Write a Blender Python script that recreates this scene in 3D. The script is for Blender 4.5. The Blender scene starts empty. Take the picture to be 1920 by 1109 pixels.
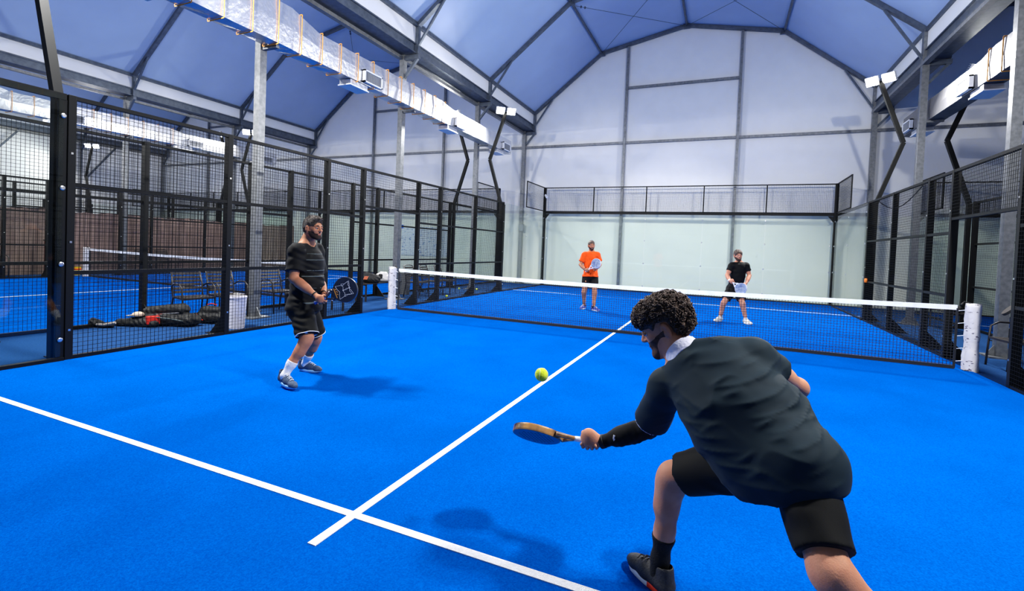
import bpy, math, random
import numpy as np
from mathutils import Vector, Matrix
random.seed(7); RNG = np.random.default_rng(7)
COL = bpy.context.scene.collection
PI = math.pi

# ------------------------------------------------------------------ camera
CP = np.array([1.7489, -9.0245, 1.4831])
def _cam_axes(y, p, r):
    cy, sy, cp, sp = math.cos(y), math.sin(y), math.cos(p), math.sin(p)
    f = np.array([sy*cp, cy*cp, sp]); rt = np.array([cy, -sy, 0.0]); up = np.cross(rt, f)
    c, s = math.cos(r), math.sin(r)
    return rt*c + up*s, -rt*s + up*c, f
CR, CU, CF = _cam_axes(-0.42018, -0.02592, 0.03997)
FPX, PX, PY = 921.33, 944.44, 488.57
def W(u, v, d):
    """world point seen at photo pixel u,v at depth d (used to read joint positions off the photograph)"""
    return CP + d*(CF + (u-PX)/FPX*CR - (v-PY)/FPX*CU)
cam = bpy.data.cameras.new('camera'); camo = bpy.data.objects.new('camera', cam); COL.objects.link(camo)
cam.sensor_width = 36; cam.lens = FPX/1920*36
cam.shift_x = (960-PX)/1920; cam.shift_y = (PY-554.5)/1920
cam.clip_start = 0.05; cam.clip_end = 200
camo.matrix_world = Matrix(((CR[0], CU[0], -CF[0], CP[0]), (CR[1], CU[1], -CF[1], CP[1]), (CR[2], CU[2], -CF[2], CP[2]), (0, 0, 0, 1)))
bpy.context.scene.camera = camo

# ------------------------------------------------------------------ materials
def srgb(r, g, b):
    f = lambda c: (c/255/12.92) if c/255 <= .04045 else ((c/255+.055)/1.055)**2.4
    return (f(r), f(g), f(b), 1)
def mat(name, col, rough=.6, metal=0, noise=0, nscale=20, bump=0, bscale=60, col2=None, coords='Object', sheen=0, spec=.5, emis=0, stretch=None, sub=0):
    m = bpy.data.materials.new(name); m.use_nodes = True
    nt = m.node_tree; b = nt.nodes['Principled BSDF']
    b.inputs['Base Color'].default_value = col; b.inputs['Roughness'].default_value = rough
    b.inputs['Metallic'].default_value = metal; b.inputs['Specular IOR Level'].default_value = spec
    if sheen: b.inputs['Sheen Weight'].default_value = sheen; b.inputs['Sheen Roughness'].default_value = .4
    if sub:
        b.inputs['Subsurface Weight'].default_value = sub; b.inputs['Subsurface Radius'].default_value = (.012, .005, .003); b.inputs['Subsurface Scale'].default_value = 1
    if emis: b.inputs['Emission Color'].default_value = col; b.inputs['Emission Strength'].default_value = emis
    tc = nt.nodes.new('ShaderNodeTexCoord'); src = tc.outputs[coords]
    if stretch:
        mp = nt.nodes.new('ShaderNodeMapping'); mp.inputs['Scale'].default_value = stretch
        nt.links.new(src, mp.inputs['Vector']); src = mp.outputs['Vector']
    if noise or col2:
        n = nt.nodes.new('ShaderNodeTexNoise'); n.inputs['Scale'].default_value = nscale; n.inputs['Detail'].default_value = 5
        nt.links.new(src, n.inputs['Vector'])
        cr = nt.nodes.new('ShaderNodeValToRGB'); nt.links.new(n.outputs['Fac'], cr.inputs['Fac'])
        c2 = col2 or tuple(max(0, c*(1-noise)) for c in col[:3])+(1,)
        c1 = col if col2 else tuple(min(1, c*(1+noise)) for c in col[:3])+(1,)
        cr.color_ramp.elements[0].position = .32; cr.color_ramp.elements[1].position = .68
        cr.color_ramp.elements[0].color = c2; cr.color_ramp.elements[1].color = c1
        nt.links.new(cr.outputs['Color'], b.inputs['Base Color'])
    if bump:
        n2 = nt.nodes.new('ShaderNodeTexNoise'); n2.inputs['Scale'].default_value = bscale; n2.inputs['Detail'].default_value = 4
        nt.links.new(src, n2.inputs['Vector'])
        bp = nt.nodes.new('ShaderNodeBump'); bp.inputs['Strength'].default_value = bump; bp.inputs['Distance'].default_value = .01
        nt.links.new(n2.outputs['Fac'], bp.inputs['Height']); nt.links.new(bp.outputs['Normal'], b.inputs['Normal'])
    return m
M = {}
M['turf'] = mat('blue_turf', (0, .118, .50, 1), 1, col2=(0, .074, .37, 1), nscale=120, bump=.35, bscale=350, spec=0)
def turf_tune(m, amp, broad):
    nt = m.node_tree; b = nt.nodes['Principled BSDF']
    cr = [n for n in nt.nodes if n.type == 'VALTORGB'][0]
    tc = [n for n in nt.nodes if n.type == 'TEX_COORD'][0]
    n = nt.nodes.new('ShaderNodeTexNoise'); n.inputs['Scale'].default_value = 1.3; n.inputs['Detail'].default_value = 3
    nt.links.new(tc.outputs['Object'], n.inputs['Vector'])
    mr = nt.nodes.new('ShaderNodeMapRange'); mr.inputs[1].default_value = .3; mr.inputs[2].default_value = .7
    mr.inputs[3].default_value = 1-broad; mr.inputs[4].default_value = 1+broad
    nt.links.new(n.outputs['Fac'], mr.inputs[0])
    vm = nt.nodes.new('ShaderNodeVectorMath'); vm.operation = 'SCALE'
    nt.links.new(cr.outputs['Color'], vm.inputs[0]); nt.links.new(mr.outputs[0], vm.inputs['Scale'])
    nt.links.new(vm.outputs[0], b.inputs['Base Color'])
turf_tune(M['turf'], 1, .08)
M['walk'] = mat('dull_blue_carpet', (.028, .078, .20, 1), 1, col2=(.018, .056, .15, 1), nscale=60, bump=.3, bscale=200, spec=0)
M['line'] = mat('white_line', (.92, .92, .92, 1), .9, noise=.06, nscale=60, bump=.6, bscale=250)
M['black'] = mat('black_powder_coat', (.007, .0075, .007, 1), .5, spec=.3, bump=.05, bscale=150)
M['wire'] = mat('black_wire', (.008, .008, .007, 1), .55, spec=.2)
M['galv'] = mat('galvanised_steel', (.26, .27, .28, 1), .45, metal=.6, col2=(.17, .18, .19, 1), nscale=14, bump=.1, bscale=40)
M['galvd'] = mat('dull_galvanised_steel', (.15, .175, .21, 1), .45, metal=.6, col2=(.10, .12, .15, 1), nscale=9, bump=.1, bscale=40)
M['white_pvc'] = mat('white_membrane', (.86, .86, .84, 1), .38, noise=.02, nscale=2, bump=.1, bscale=2)
M['ceil'] = mat('roof_membrane', (.40, .51, .71, 1), .5, noise=.04, nscale=.8, bump=.15, bscale=1.2)  # blue cast of the dusk light put into the membrane colour
M['panel_white'] = mat('white_wall_panel', (.92, .93, .82, 1), .3, noise=.02, nscale=1.5)
M['orange'] = mat('orange_strap', srgb(215, 150, 70), .6)
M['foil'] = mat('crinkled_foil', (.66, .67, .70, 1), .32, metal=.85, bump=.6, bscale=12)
M['foil_shaded'] = mat('shaded_crinkled_foil', (.17, .17, .18, 1), .5, metal=.4, bump=.5, bscale=12)  # darkened copy of the foil: weaker light on the right duct painted in
M['grille'] = mat('grey_grille', (.35, .36, .38, 1), .5)
M['grille_frame'] = mat('white_grille_frame', (.85, .86, .88, 1), .4)
M['tape'] = mat('white_net_tape', (.80, .82, .85, 1), .7, noise=.08, nscale=8, bump=.3, bscale=14)
M['netcord'] = mat('black_net_cord', (.012, .014, .018, 1), .7)
M['bolt'] = mat('steel_bolt', (.7, .7, .7, 1), .3, metal=1)
M['curtain'] = mat('brown_curtain', srgb(150, 128, 116), .8, col2=srgb(118, 98, 90), nscale=3, stretch=(1, 4, .4), bump=.4, bscale=8)
def glass_mat():
    m = bpy.data.materials.new('clear_glass'); m.use_nodes = True; nt = m.node_tree; nt.nodes.clear()
    out = nt.nodes.new('ShaderNodeOutputMaterial'); mx = nt.nodes.new('ShaderNodeMixShader')
    tr = nt.nodes.new('ShaderNodeBsdfTransparent'); gl = nt.nodes.new('ShaderNodeBsdfGlossy'); fr = nt.nodes.new('ShaderNodeLayerWeight'); pw = nt.nodes.new('ShaderNodeMath'); ml = nt.nodes.new('ShaderNodeMath')
    tr.inputs['Color'].default_value = (.95, .975, .955, 1); gl.inputs['Roughness'].default_value = .02; fr.inputs['Blend'].default_value = .5; pw.operation = 'POWER'; pw.inputs[1].default_value = 4.5; ml.operation = 'MULTIPLY_ADD'; ml.inputs[1].default_value = .75; ml.inputs[2].default_value = .03
    nt.links.new(fr.outputs['Facing'], pw.inputs[0]); nt.links.new(pw.outputs[0], ml.inputs[0]); nt.links.new(ml.outputs[0], mx.inputs[0]); nt.links.new(tr.outputs[0], mx.inputs[1]); nt.links.new(gl.outputs[0], mx.inputs[2]); nt.links.new(mx.outputs[0], out.inputs[0])
    return m
M['glass'] = glass_mat()
def lamp_mat():
    m = bpy.data.materials.new('lit_led_panel'); m.use_nodes = True; nt = m.node_tree; nt.nodes.clear()
    out = nt.nodes.new('ShaderNodeOutputMaterial'); e = nt.nodes.new('ShaderNodeEmission'); e.inputs['Color'].default_value = (1, .97, .92, 1); e.inputs['Strength'].default_value = 40
    nt.links.new(e.outputs[0], out.inputs[0]); return m
M['led'] = lamp_mat()

# ------------------------------------------------------------------ mesh builder
class MB:
    def __init__(s): s.v = []; s.f = []; s.m = []; s.cur = 0
    def box(s, x0, x1, y0, y1, z0, z1):
        n = len(s.v)
        s.v += [(x0, y0, z0), (x1, y0, z0), (x1, y1, z0), (x0, y1, z0), (x0, y0, z1), (x1, y0, z1), (x1, y1, z1), (x0, y1, z1)]
        for q in ((0, 3, 2, 1), (4, 5, 6, 7), (0, 1, 5, 4), (1, 2, 6, 5), (2, 3, 7, 6), (3, 0, 4, 7)): s.f.append(tuple(n+i for i in q)); s.m.append(s.cur)
        return s
    def cbox(s, c, h, R=None):
        n = len(s.v); R = R or Matrix.Identity(3); c = Vector(c)
        for z in (-1, 1):
            for x, y in ((-1, -1), (1, -1), (1, 1), (-1, 1)):
                s.v.append(tuple(c + R @ Vector((x*h[0], y*h[1], z*h[2]))))
        for q in ((0, 3, 2, 1), (4, 5, 6, 7), (0, 1, 5, 4), (1, 2, 6, 5), (2, 3, 7, 6), (3, 0, 4, 7)): s.f.append(tuple(n+i for i in q)); s.m.append(s.cur)
        return s
    def bar(s, a, b, w, h=None, up=(0, 0, 1), caps=True):
        a, b = Vector([float(t) for t in a]), Vector([float(t) for t in b]); h = h or w; d = (b-a).normalized(); u = Vector(up)
        if abs(d.dot(u)) > .98: u = Vector((0, 1, 0))
        x = d.cross(u).normalized(); y = x.cross(d); n = len(s.v)
        for p in (a, b):
            for i, j in ((-1, -1), (1, -1), (1, 1), (-1, 1)): s.v.append(tuple(p + x*(i*w/2) + y*(j*h/2)))
        fs = [(0, 1, 5, 4), (1, 2, 6, 5), (2, 3, 7, 6), (3, 0, 4, 7)]
        if caps: fs += [(0, 3, 2, 1), (4, 5, 6, 7)]
        for q in fs: s.f.append(tuple(n+i for i in q)); s.m.append(s.cur)
        return s
    def tube(s, pts, r, k=8, caps=True, rs=None):
        P = [Vector([float(t) for t in p]) for p in pts]; rings = []; u = None
        for i, p in enumerate(P):
            d = ((P[min(i+1, len(P)-1)] - P[max(i-1, 0)]).normalized())
            if u is None:
                u = Vector((0, 0, 1)) if abs(d.z) < .9 else Vector((1, 0, 0))
            x = d.cross(u).normalized(); u = x.cross(d).normalized(); rr = rs[i] if rs else r; n = len(s.v)
            for j in range(k):
                t = 2*PI*j/k; s.v.append(tuple(p + x*(math.cos(t)*rr) + u*(math.sin(t)*rr)))
            rings.append(n)
        for a, b in zip(rings, rings[1:]):
            for j in range(k): s.f.append((a+j, a+(j+1) % k, b+(j+1) % k, b+j)); s.m.append(s.cur)
        if caps:
            s.f.append(tuple(rings[0]+j for j in range(k))[::-1]); s.m.append(s.cur)
            s.f.append(tuple(rings[-1]+j for j in range(k))); s.m.append(s.cur)
        return s
    def poly(s, pts): n = len(s.v); s.v += [tuple(float(t) for t in p) for p in pts]; s.f.append(tuple(range(n, n+len(pts)))); s.m.append(s.cur); return s
    def prism(s, pts, off):
        n = len(s.v); k = len(pts); off = Vector(off)
        P = [Vector([float(t) for t in p]) for p in pts]
        s.v += [tuple(p) for p in P] + [tuple(p+off) for p in P]
        s.f.append(tuple(range(n+k-1, n-1, -1))); s.f.append(tuple(range(n+k, n+2*k))); s.m += [s.cur]*2
        for j in range(k): s.f.append((n+j, n+(j+1) % k, n+k+(j+1) % k, n+k+j)); s.m.append(s.cur)
        return s
    def lathe(s, prof, c=(0, 0, 0), k=20, R=None):
        n = len(s.v); c = Vector(c); R = R or Matrix.Identity(3)
        for r, z in prof:
            for j in range(k):
                t = 2*PI*j/k; s.v.append(tuple(c + R @ Vector((r*math.cos(t), r*math.sin(t), z))))
        for i in range(len(prof)-1):
            for j in range(k): s.f.append((n+i*k+j, n+i*k+(j+1) % k, n+(i+1)*k+(j+1) % k, n+(i+1)*k+j)); s.m.append(s.cur)
        s.f.append(tuple(n+j for j in range(k))[::-1]); s.f.append(tuple(n+(len(prof)-1)*k+j for j in range(k))); s.m += [s.cur]*2
        return s
    def build(s, name, mats, parent=None, smooth=False, bevel=0):
        me = bpy.data.meshes.new(name); me.from_pydata(s.v, [], s.f)
        for mt in (mats if isinstance(mats, (list, tuple)) else [mats]): me.materials.append(mt)
        if any(s.m): me.polygons.foreach_set('material_index', s.m)
        if smooth: me.polygons.foreach_set('use_smooth', [True]*len(s.f))
        me.update(); o = bpy.data.objects.new(name, me); COL.objects.link(o)
        if parent: o.parent = parent
        if bevel:
            b = o.modifiers.new('b', 'BEVEL'); b.width = bevel; b.segments = 2; b.limit_method = 'ANGLE'
        return o
def empty(name, loc=(0, 0, 0), rz=0):
    o = bpy.data.objects.new(name, None); COL.objects.link(o); o.location = loc; o.rotation_euler = (0, 0, rz); o.empty_display_size = .1; return o
def tag(o, label=None, cat=None, group=None, kind=None):
    for k, v in (('label', label), ('category', cat), ('group', group), ('kind', kind)):
        if v: o[k] = v
    return o
def thing(name, label, cat, loc=(0, 0, 0), rz=0, group=None): return tag(empty(name, loc, rz), label, cat, group)
def copy_tree(o, parent=None):
    c = o.copy(); COL.objects.link(c); c.parent = parent
    for ch in [x for x in KIDS.get(o.name, []) or o.children]: copy_tree(ch, c)
    return c
KIDS = {}
def dup(o, loc, rz=0, label=None, group=None):
    c = copy_tree(o); c.location = loc; c.rotation_euler = (0, 0, rz)
    if label: c['label'] = label
    if group: c['group'] = group
    return c
# ================================================================== hall
PER = 12.12                       # bay width
YS = [10.3, 6.0, 1.7, -2.6, -6.9, -11.2]
YEND = 10.42; YFRONT = -11.3
ZE, ZK, ZA = 7.12, 9.28, 9.92     # eave, knee, apex
bays = {-2: 'far-left bay', -1: 'left bay', 0: 'middle bay', 1: 'right bay'}
def prof(cx): return [(cx-5.72, ZE), (cx-3.0, ZK), (cx+.12, ZA), (cx+3.28, ZK), (cx+5.96, ZE)]
# ground
fl = MB().box(-32, 19, -13, YEND, -.12, 0).build('floor', M['walk']); tag(fl, 'dull blue carpet of the walkways between the courts', kind='structure')
# end wall
cut = 2.95
wl = MB(); wl.box(-32, 19, YEND+.0, YEND+.05, 0, cut+.02)
w1 = wl.build('wall_back', M['panel_white']); tag(w1, 'smooth white panelled lower part of the far end wall', kind='structure')
g = MB()
for k in bays:
    P = prof(k*PER); x0, x1 = P[0][0]-.22, P[-1][0]+.22
    pts = [(x0, YEND+.01, cut), (x1, YEND+.01, cut), (x1, YEND+.01, ZE)] + [(x, YEND+.01, z+.04) for x, z in P[::-1]] + [(x0, YEND+.01, ZE)]
    g.prism(pts, (0, .03, 0))
w2 = g.build('wall_back', M['white_pvc']); tag(w2, 'pale membrane gable of the far end wall above the white panels', kind='structure')
# outer side walls
wl = MB().box(-30.55, -30.5, YFRONT, YEND, 0, 7.1).build('wall_left', M['white_pvc']); tag(wl, 'pale outer side wall beyond the far-left court', kind='structure')
wr = MB().box(18.3, 18.35, YFRONT, YEND, 0, 7.1).build('wall_right', M['white_pvc']); tag(wr, 'pale outer side wall beyond the right court', kind='structure')
# roof membranes
for k, nm in bays.items():
    P = prof(k*PER); c = MB()
    ys = [YEND+.02] + YS[1:5] + [YFRONT]
    for (xa, za), (xb, zb) in zip(P, P[1:]):
        for ya, yb in zip(ys, ys[1:]):
            n = 6; grid = []
            for i in range(n+1):
                for j in range(n+1):
                    s, t = i/n, j/n; bulge = .0
                    grid.append((xa+(xb-xa)*s, ya+(yb-ya)*t, za+(zb-za)*s+.07+bulge))
            b0 = len(c.v); c.v += grid
            for i in range(n):
                for j in range(n): q = b0+i*(n+1)+j; c.f.append((q, q+1, q+n+2, q+n+1)); c.m.append(0)
    o = c.build('ceiling', M['ceil']); tag(o, 'blue tinted fabric roof of the '+nm, kind='structure')
# arches
def far(y): return {10.3: 'against the far end wall', 6.0: 'first from the end wall', 1.7: 'second from the end wall', -2.6: 'third from the end wall', -6.9: 'fourth from the end wall', -11.2: 'behind the near end'}[y]
def arch(k, y, lab):
    t = thing('roof_arch', lab, 'roof frame', (k*PER, y, 0))
    P = prof(0); b = MB()
    for (xa, za), (xb, zb) in zip(P, P[1:]): b.bar((xa, 0, za), (xb, 0, zb), .09, .13, up=(0, 1, 0))
    for x, z in P[1:-1]: b.cbox((x, 0, z-.02), (.12, .055, .07))
    b.build('arch_rib', M['galvd'], t)
    MB().bar((P[0][0], 0, 6.4), (P[0][0], 0, ZE+.03), .10, .10).build('eave_stub', M['galvd'], t)
    MB().bar((P[0][0]+.03, 0, 6.62), (P[0][0]+.78, 0, ZE+.58), .05, .06, up=(0, 1, 0)).build('knee_brace', M['galvd'], t)
    MB().bar((P[-1][0]-.03, 0, 6.42), (P[-1][0]-.86, 0, ZE+.63), .05, .06, up=(0, 1, 0)).build('knee_brace', M['galvd'], t)
    return t
a0 = None
for k, nm in bays.items():
    for y in YS:
        if k in (-2, 1) and y < -3: continue
        lab = f'grey steel roof arch of the {nm}, {far(y)}'
        a0 = arch(k, y, lab) if a0 is None else dup(a0, (k*PER, y, 0), 0, lab)
        a0['group'] = 'steel roof arches' if False else a0.get('group', '') or 'steel roof arches'
# longitudinal purlins
for k, nm in bays.items():
    P = prof(k*PER)
    for i, (x, z) in enumerate(P):
        wd = .09 if i in (0, 4) else .06
        o = MB().bar((x, YFRONT+.1, z+.0), (x, YEND-.04, z+.0), wd, wd).build('roof_purlin', M['galvd'])
        tag(o, f'grey steel purlin along the {["left eave","left knee","ridge","right knee","right eave"][i]} of the {nm}', 'beam', 'roof purlins')
# columns, gutters and valance strips on each bay line
line_name = {-2: 'farthest left row', -1: 'row beyond the left court', 0: 'row left of the near court', 1: 'row right of the near court'}
def column(x, y, lab):
    t = thing('steel_column', lab, 'column', (x, y, 0), 0, 'steel hall columns')
    MB().bar((0, 0, .02), (0, 0, ZE+.02), .14, .14).build('column_shaft', M['galv'], t)
    b = MB().box(-.2, .2, -.2, .2, 0, .025)
    b.prism([(.07, -.01, .02), (.19, -.01, .02), (.07, -.01, .2)], (0, .02, 0)); b.prism([(-.07, .01, .02), (-.19, .01, .02), (-.07, .01, .2)], (0, -.02, 0))
    b.build('base_plate', M['galv'], t)
    MB().box(0, .5, -.05, .05, 6.27, 6.38).build('bracket_arm', M['galvd'], t)
    MB().bar((.05, 0, 5.82), (.46, 0, 6.3), .06, .07, up=(0, 1, 0)).build('knee_brace', M['galvd'], t)
    return t
c0 = None
for k in (-2, -1, 0, 1):
    x = k*PER - 6.15
    for y in YS:
        yy = y
        if y < -7 or (k == -2 and y < -3): continue
        lab = f'galvanised steel column in the {line_name[k]}, {far(y)}'
        cc_ = c0 = column(x, yy, lab) if c0 is None else c0
        if c0['label'] != lab: cc_ = dup(c0, (x, yy, 0), 0, lab)
    for y in YS[1:5]:
        if k == -2 or (k == 1 and y < -3): continue
        o = MB().box(.075, .42, -.035, .035, 4.905, 4.955).build('duct_bracket', M['galv']); o.location = (x, y, 0); tag(o, f'steel duct bracket, {line_name[k]}, {far(y)}', 'bracket', 'duct brackets')
    g = thing('roof_gutter', f'long galvanised roof gutter over the {line_name[k]}', 'gutter', (x, 0, 0), 0, 'roof gutters')
    b = MB(); y0, y1 = YFRONT+.1, YEND-.05
    b.box(.0, .02, y0, y1, 6.4, 6.66); b.box(.36, .38, y0, y1, 6.4, 6.66); b.box(.02, .36, y0, y1, 6.4, 6.42)
    b.box(.38, .43, y0, y1, 6.4, 6.43); b.box(.38, .42, y0, y1, 6.63, 6.66); b.box(-.05, 0, y0, y1, 6.4, 6.43); b.box(-.04, 0, y0, y1, 6.63, 6.66)
    b.build('gutter_trough', M['galvd'], g)  # darker steel here stands in for the dimmer light under the roof
    MB().box(-.08, .04, y0, y1, 6.28, 6.36).build('gutter_beam', M['galv'], g)
    MB().box(.37, .385, y0, y1, 6.68, ZE).build('valance_strip', M['white_pvc'], g)
    MB().box(.015, .0, y0, y1, 6.68, ZE).build('valance_strip', M['white_pvc'], g)
# end wall studs and rails
for k in (-1, 0, 1, -2):
    for s, w in ((-1.97, 'left'), (2.0, 'right')):
        x = k*PER+s; P = prof(k*PER)
        zt = np.interp(x, [p[0] for p in P], [p[1] for p in P])-.05
        t = thing('wall_stud', f'tall grey steel stud on the end wall of the {bays[k]}, {w} one', 'column', (x, 10.32, 0), 0, 'end wall studs')
        MB().bar((0, 0, .02), (0, 0, zt), .09, .09).build('stud_shaft', M['galv'], t)
        MB().box(-.14, .14, -.1, .06, 0, .03).build('base_plate', M['galv'], t)
    x0, x1 = k*PER-6.1, k*PER+5.9
    for z, a, b_, w in ((5.74, x0, x1, 'long'), (7.85, k*PER-1.92, k*PER+1.95, 'short upper')):
        o = MB().bar((a, 10.35, z), (b_, 10.35, z), .07, .09).build('wall_rail', M['galv'])
        tag(o, f'{w} horizontal grey steel rail on the far end wall of the {bays[k]}', 'rail', 'end wall rails')
# side-wall diagonal braces of the outer left wall
for i, y in enumerate((8.2, 3.9, -.4)):
    o = MB().bar((-30.4, y-1.9, 4.4), (-30.4, y, 7.0), .07).build('wall_brace', M['galvd'])
    tag(o, f'diagonal steel brace on the outer left wall, {["nearest the end wall","middle one","nearest the camera"][i]}', 'brace')
# crossed tension cables at the ridge
for k in (-1, 0):
    P = prof(k*PER)
    for (A, B, sd) in ((P[1], P[2], 'left'), (P[2], P[3], 'right')):
        for flip in (0, 1):
            p, q = (A, B) if flip else (B, A)
            def lerp(t): return (p[0]+(q[0]-p[0])*t, 6.1+(10.2-6.1)*t, p[1]+(q[1]-p[1])*t-.05)
            t_ = thing('bracing_cable', f'thin roof cable {sd} of the ridge, {"rising" if flip else "falling"} towards the end wall, {bays[k]}', 'cable', lerp(0), 0, 'roof bracing cables')
            o = np.array(lerp(0)); e = np.array(lerp(1))-o
            MB().tube([(0, 0, 0), tuple(e)], .008, 5).build('cable', M['galvd'], t_)
            for s in (.07, .1): MB().lathe([(.012, -.04), (.03, -.02), (.03, .02), (.012, .04)], tuple(e*s), 8).build('turnbuckle', M['galvd'], t_)
# ------------------------------------------------------------------ foil air ducts
def duct_mesh(sec, x0, x1, zb, seed):
    rr = random.Random(seed); b = MB(); n = len(sec)
    for y, zt in sec:
        j = lambda a: rr.uniform(-a, a)
        w = .004
        b.v += [(x0+j(w), y, zb+j(w)), ((x0+x1)/2, y, zb+j(.02)-.01), (x1+j(w), y, zb+j(w)), (x1+.012+j(w), y, (zb+zt)/2), (x1+j(w), y, zt+j(w)), ((x0+x1)/2, y, zt+j(.01)), (x0+j(w), y, zt+j(w)), (x0-.01+j(w), y, (zb+zt)/2)]
    for i in range(n-1):
        for j in range(8): b.f.append((i*8+j, i*8+(j+1) % 8, i*8+8+(j+1) % 8, i*8+8+j)); b.m.append(0)
    b.f.append(tuple(range(8))[::-1]); b.f.append(tuple(range(n*8-8, n*8))); b.m += [0, 0]
    return b
for k, lab, full in ((0, 'long silver foil air duct with orange straps above the left side of the near court', True), (1, 'silver foil air duct along the right column row', True), (-1, 'silver foil air duct seen through the mesh beyond the left court', False)):
    x = k*PER-6.02
    def zt(y): return float(np.interp(y, [-2.35, -1.65, 2.9, 3.5], [5.72, 5.53, 5.55, 5.46]))
    ys = sorted(set(list(np.arange(YFRONT+.3, 7.85, .3))+[-2.35, -1.65, 2.9, 3.5, 7.87]))
    t = thing('air_duct', lab, 'air duct', (x, 0, 0), 0, 'foil air ducts')
    duct_mesh([(y, zt(y)) for y in ys], 0, .34, 4.975, k+5).build('duct_shell', M['foil_shaded' if k == 1 else 'foil'], t)
    yy = -8.9
    while yy < 3.4:
        z1 = zt(yy); b = MB()
        for a, c in (((-.022, yy, 4.955), (-.022, yy, z1+.02)), ((.372, yy, 4.955), (.372, yy, z1+.02)), ((-.02, yy, 4.95), (.37, yy, 4.95)), ((-.02, yy, z1+.025), (.37, yy, z1+.025))): b.bar(a, c, .018, .006, up=(0, 1, 0))
        b.build('strap', M['orange'], t); yy += .52
    for gy in (-9.1, -4.55, -.1, 3.95, 7.35):
        for sx in ((1,) if k == 0 else (-1,) if k == 1 else (1,)):
            xf = .34 if sx > 0 else 0
            fr = MB(); y0, y1, z0, z1 = gy-.32, gy+.28, 5.0, 5.27
            d = .09*sx
            xs = sorted((xf+d*.2, xf+d))
            for a in ((y0, y0+.03, z0, z1), (y1-.03, y1, z0, z1), (y0, y1, z0, z0+.03), (y0, y1, z1-.03, z1)): fr.box(xs[0], xs[1], *a)
            gr = fr.build('supply_grille', M['grille_frame'], t)
            gl = MB(); gl.box(min(xf+d*.1, xf+d*.6), max(xf+d*.1, xf+d*.6), y0+.03, y1-.03, z0+.03, z1-.03)
            yb = y0+.06
            while yb < y1-.05: gl.box(min(xf+d*.6, xf+d*.9), max(xf+d*.6, xf+d*.9), yb, yb+.008, z0+.03, z1-.03); yb += .03
            gl.build('grille_slats', M['grille'], gr)
        bb = MB(); y0, y1 = gy-.65, gy-.1
        bb.box(.02, .32, y0, y1, 4.86, 4.965); nb = bb.build('drop_box', M['foil'], t)
        MB().box(-.0, .34, y0-.03, y1+.03, 4.835, 4.86).build('grille_plate', M['grille_frame'], nb)
# ================================================================== courts
def wires(b, axis, c, a0, a1, z0, z1, w=.0038, st=.05):
    """square wire grid in a vertical plane: axis 'y' -> plane x=c, axis 'x' -> plane y=c"""
    n = int(round((a1-a0)/st)); m = int(round((z1-z0)/st))
    P = (lambda a, z: (c, a, z)) if axis == 'y' else (lambda a, z: (a, c, z))
    for i in range(1, n): a = a0+(a1-a0)*i/n; b.bar(P(a, z0), P(a, z1), w, w, caps=False)
    for j in range(1, m): z = z0+(z1-z0)*j/m; b.bar(P(a0, z), P(a1, z), w, w, caps=False)
    return b
PW, PT = .075, .06
def side_fence(lab):
    """mesh fence of one long side in the plane x=0, outside towards -x"""
    t = thing('mesh_fence', lab, 'fence', (0, 0, 0), 0, 'black side fences')
    ys = [-6, -4, -2, -1, 1, 2, 4, 6]
    for y in ys:
        yy = y+(.05 if y == -6 else -.05 if y == 6 else 0)
        p = MB(); p.box(-.10, .0, yy-PW/2, yy+PW/2, 0, 3.0)
        p.prism([(-.1, yy-.008, 0), (-.38, yy-.008, 0), (-.1, yy-.008, .30)], (0, .016, 0)); p.box(-.4, -.08, yy-.06, yy+.06, 0, .012)
        o = p.build('post', M['black'], t, bevel=.004)
        for z in (.35, 1.35, 2.35): MB().cbox((.004, yy, z), (.004, .011, .011)).build('bolt', M['bolt'], o)
    def rail(y0, y1, z, h=.045): MB().box(-.055, -.005, y0, y1, z-h/2, z+h/2).build('rail', M['black'], t)
    for y0, y1 in zip(ys, ys[1:]):
        door = (y0 == -1)
        zs = [2.22, 2.975] if door else [.03, 1.0, 2.0, 2.975]
        for z in zs: rail(y0+PW/2, y1-PW/2, z)
        b = MB()
        for z0, z1 in zip(zs, zs[1:]): wires(b, 'y', -.002, y0+PW/2, y1-PW/2, z0+.02, z1-.02)
        b.build('mesh_panel', M['wire'], t)
    return t
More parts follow.
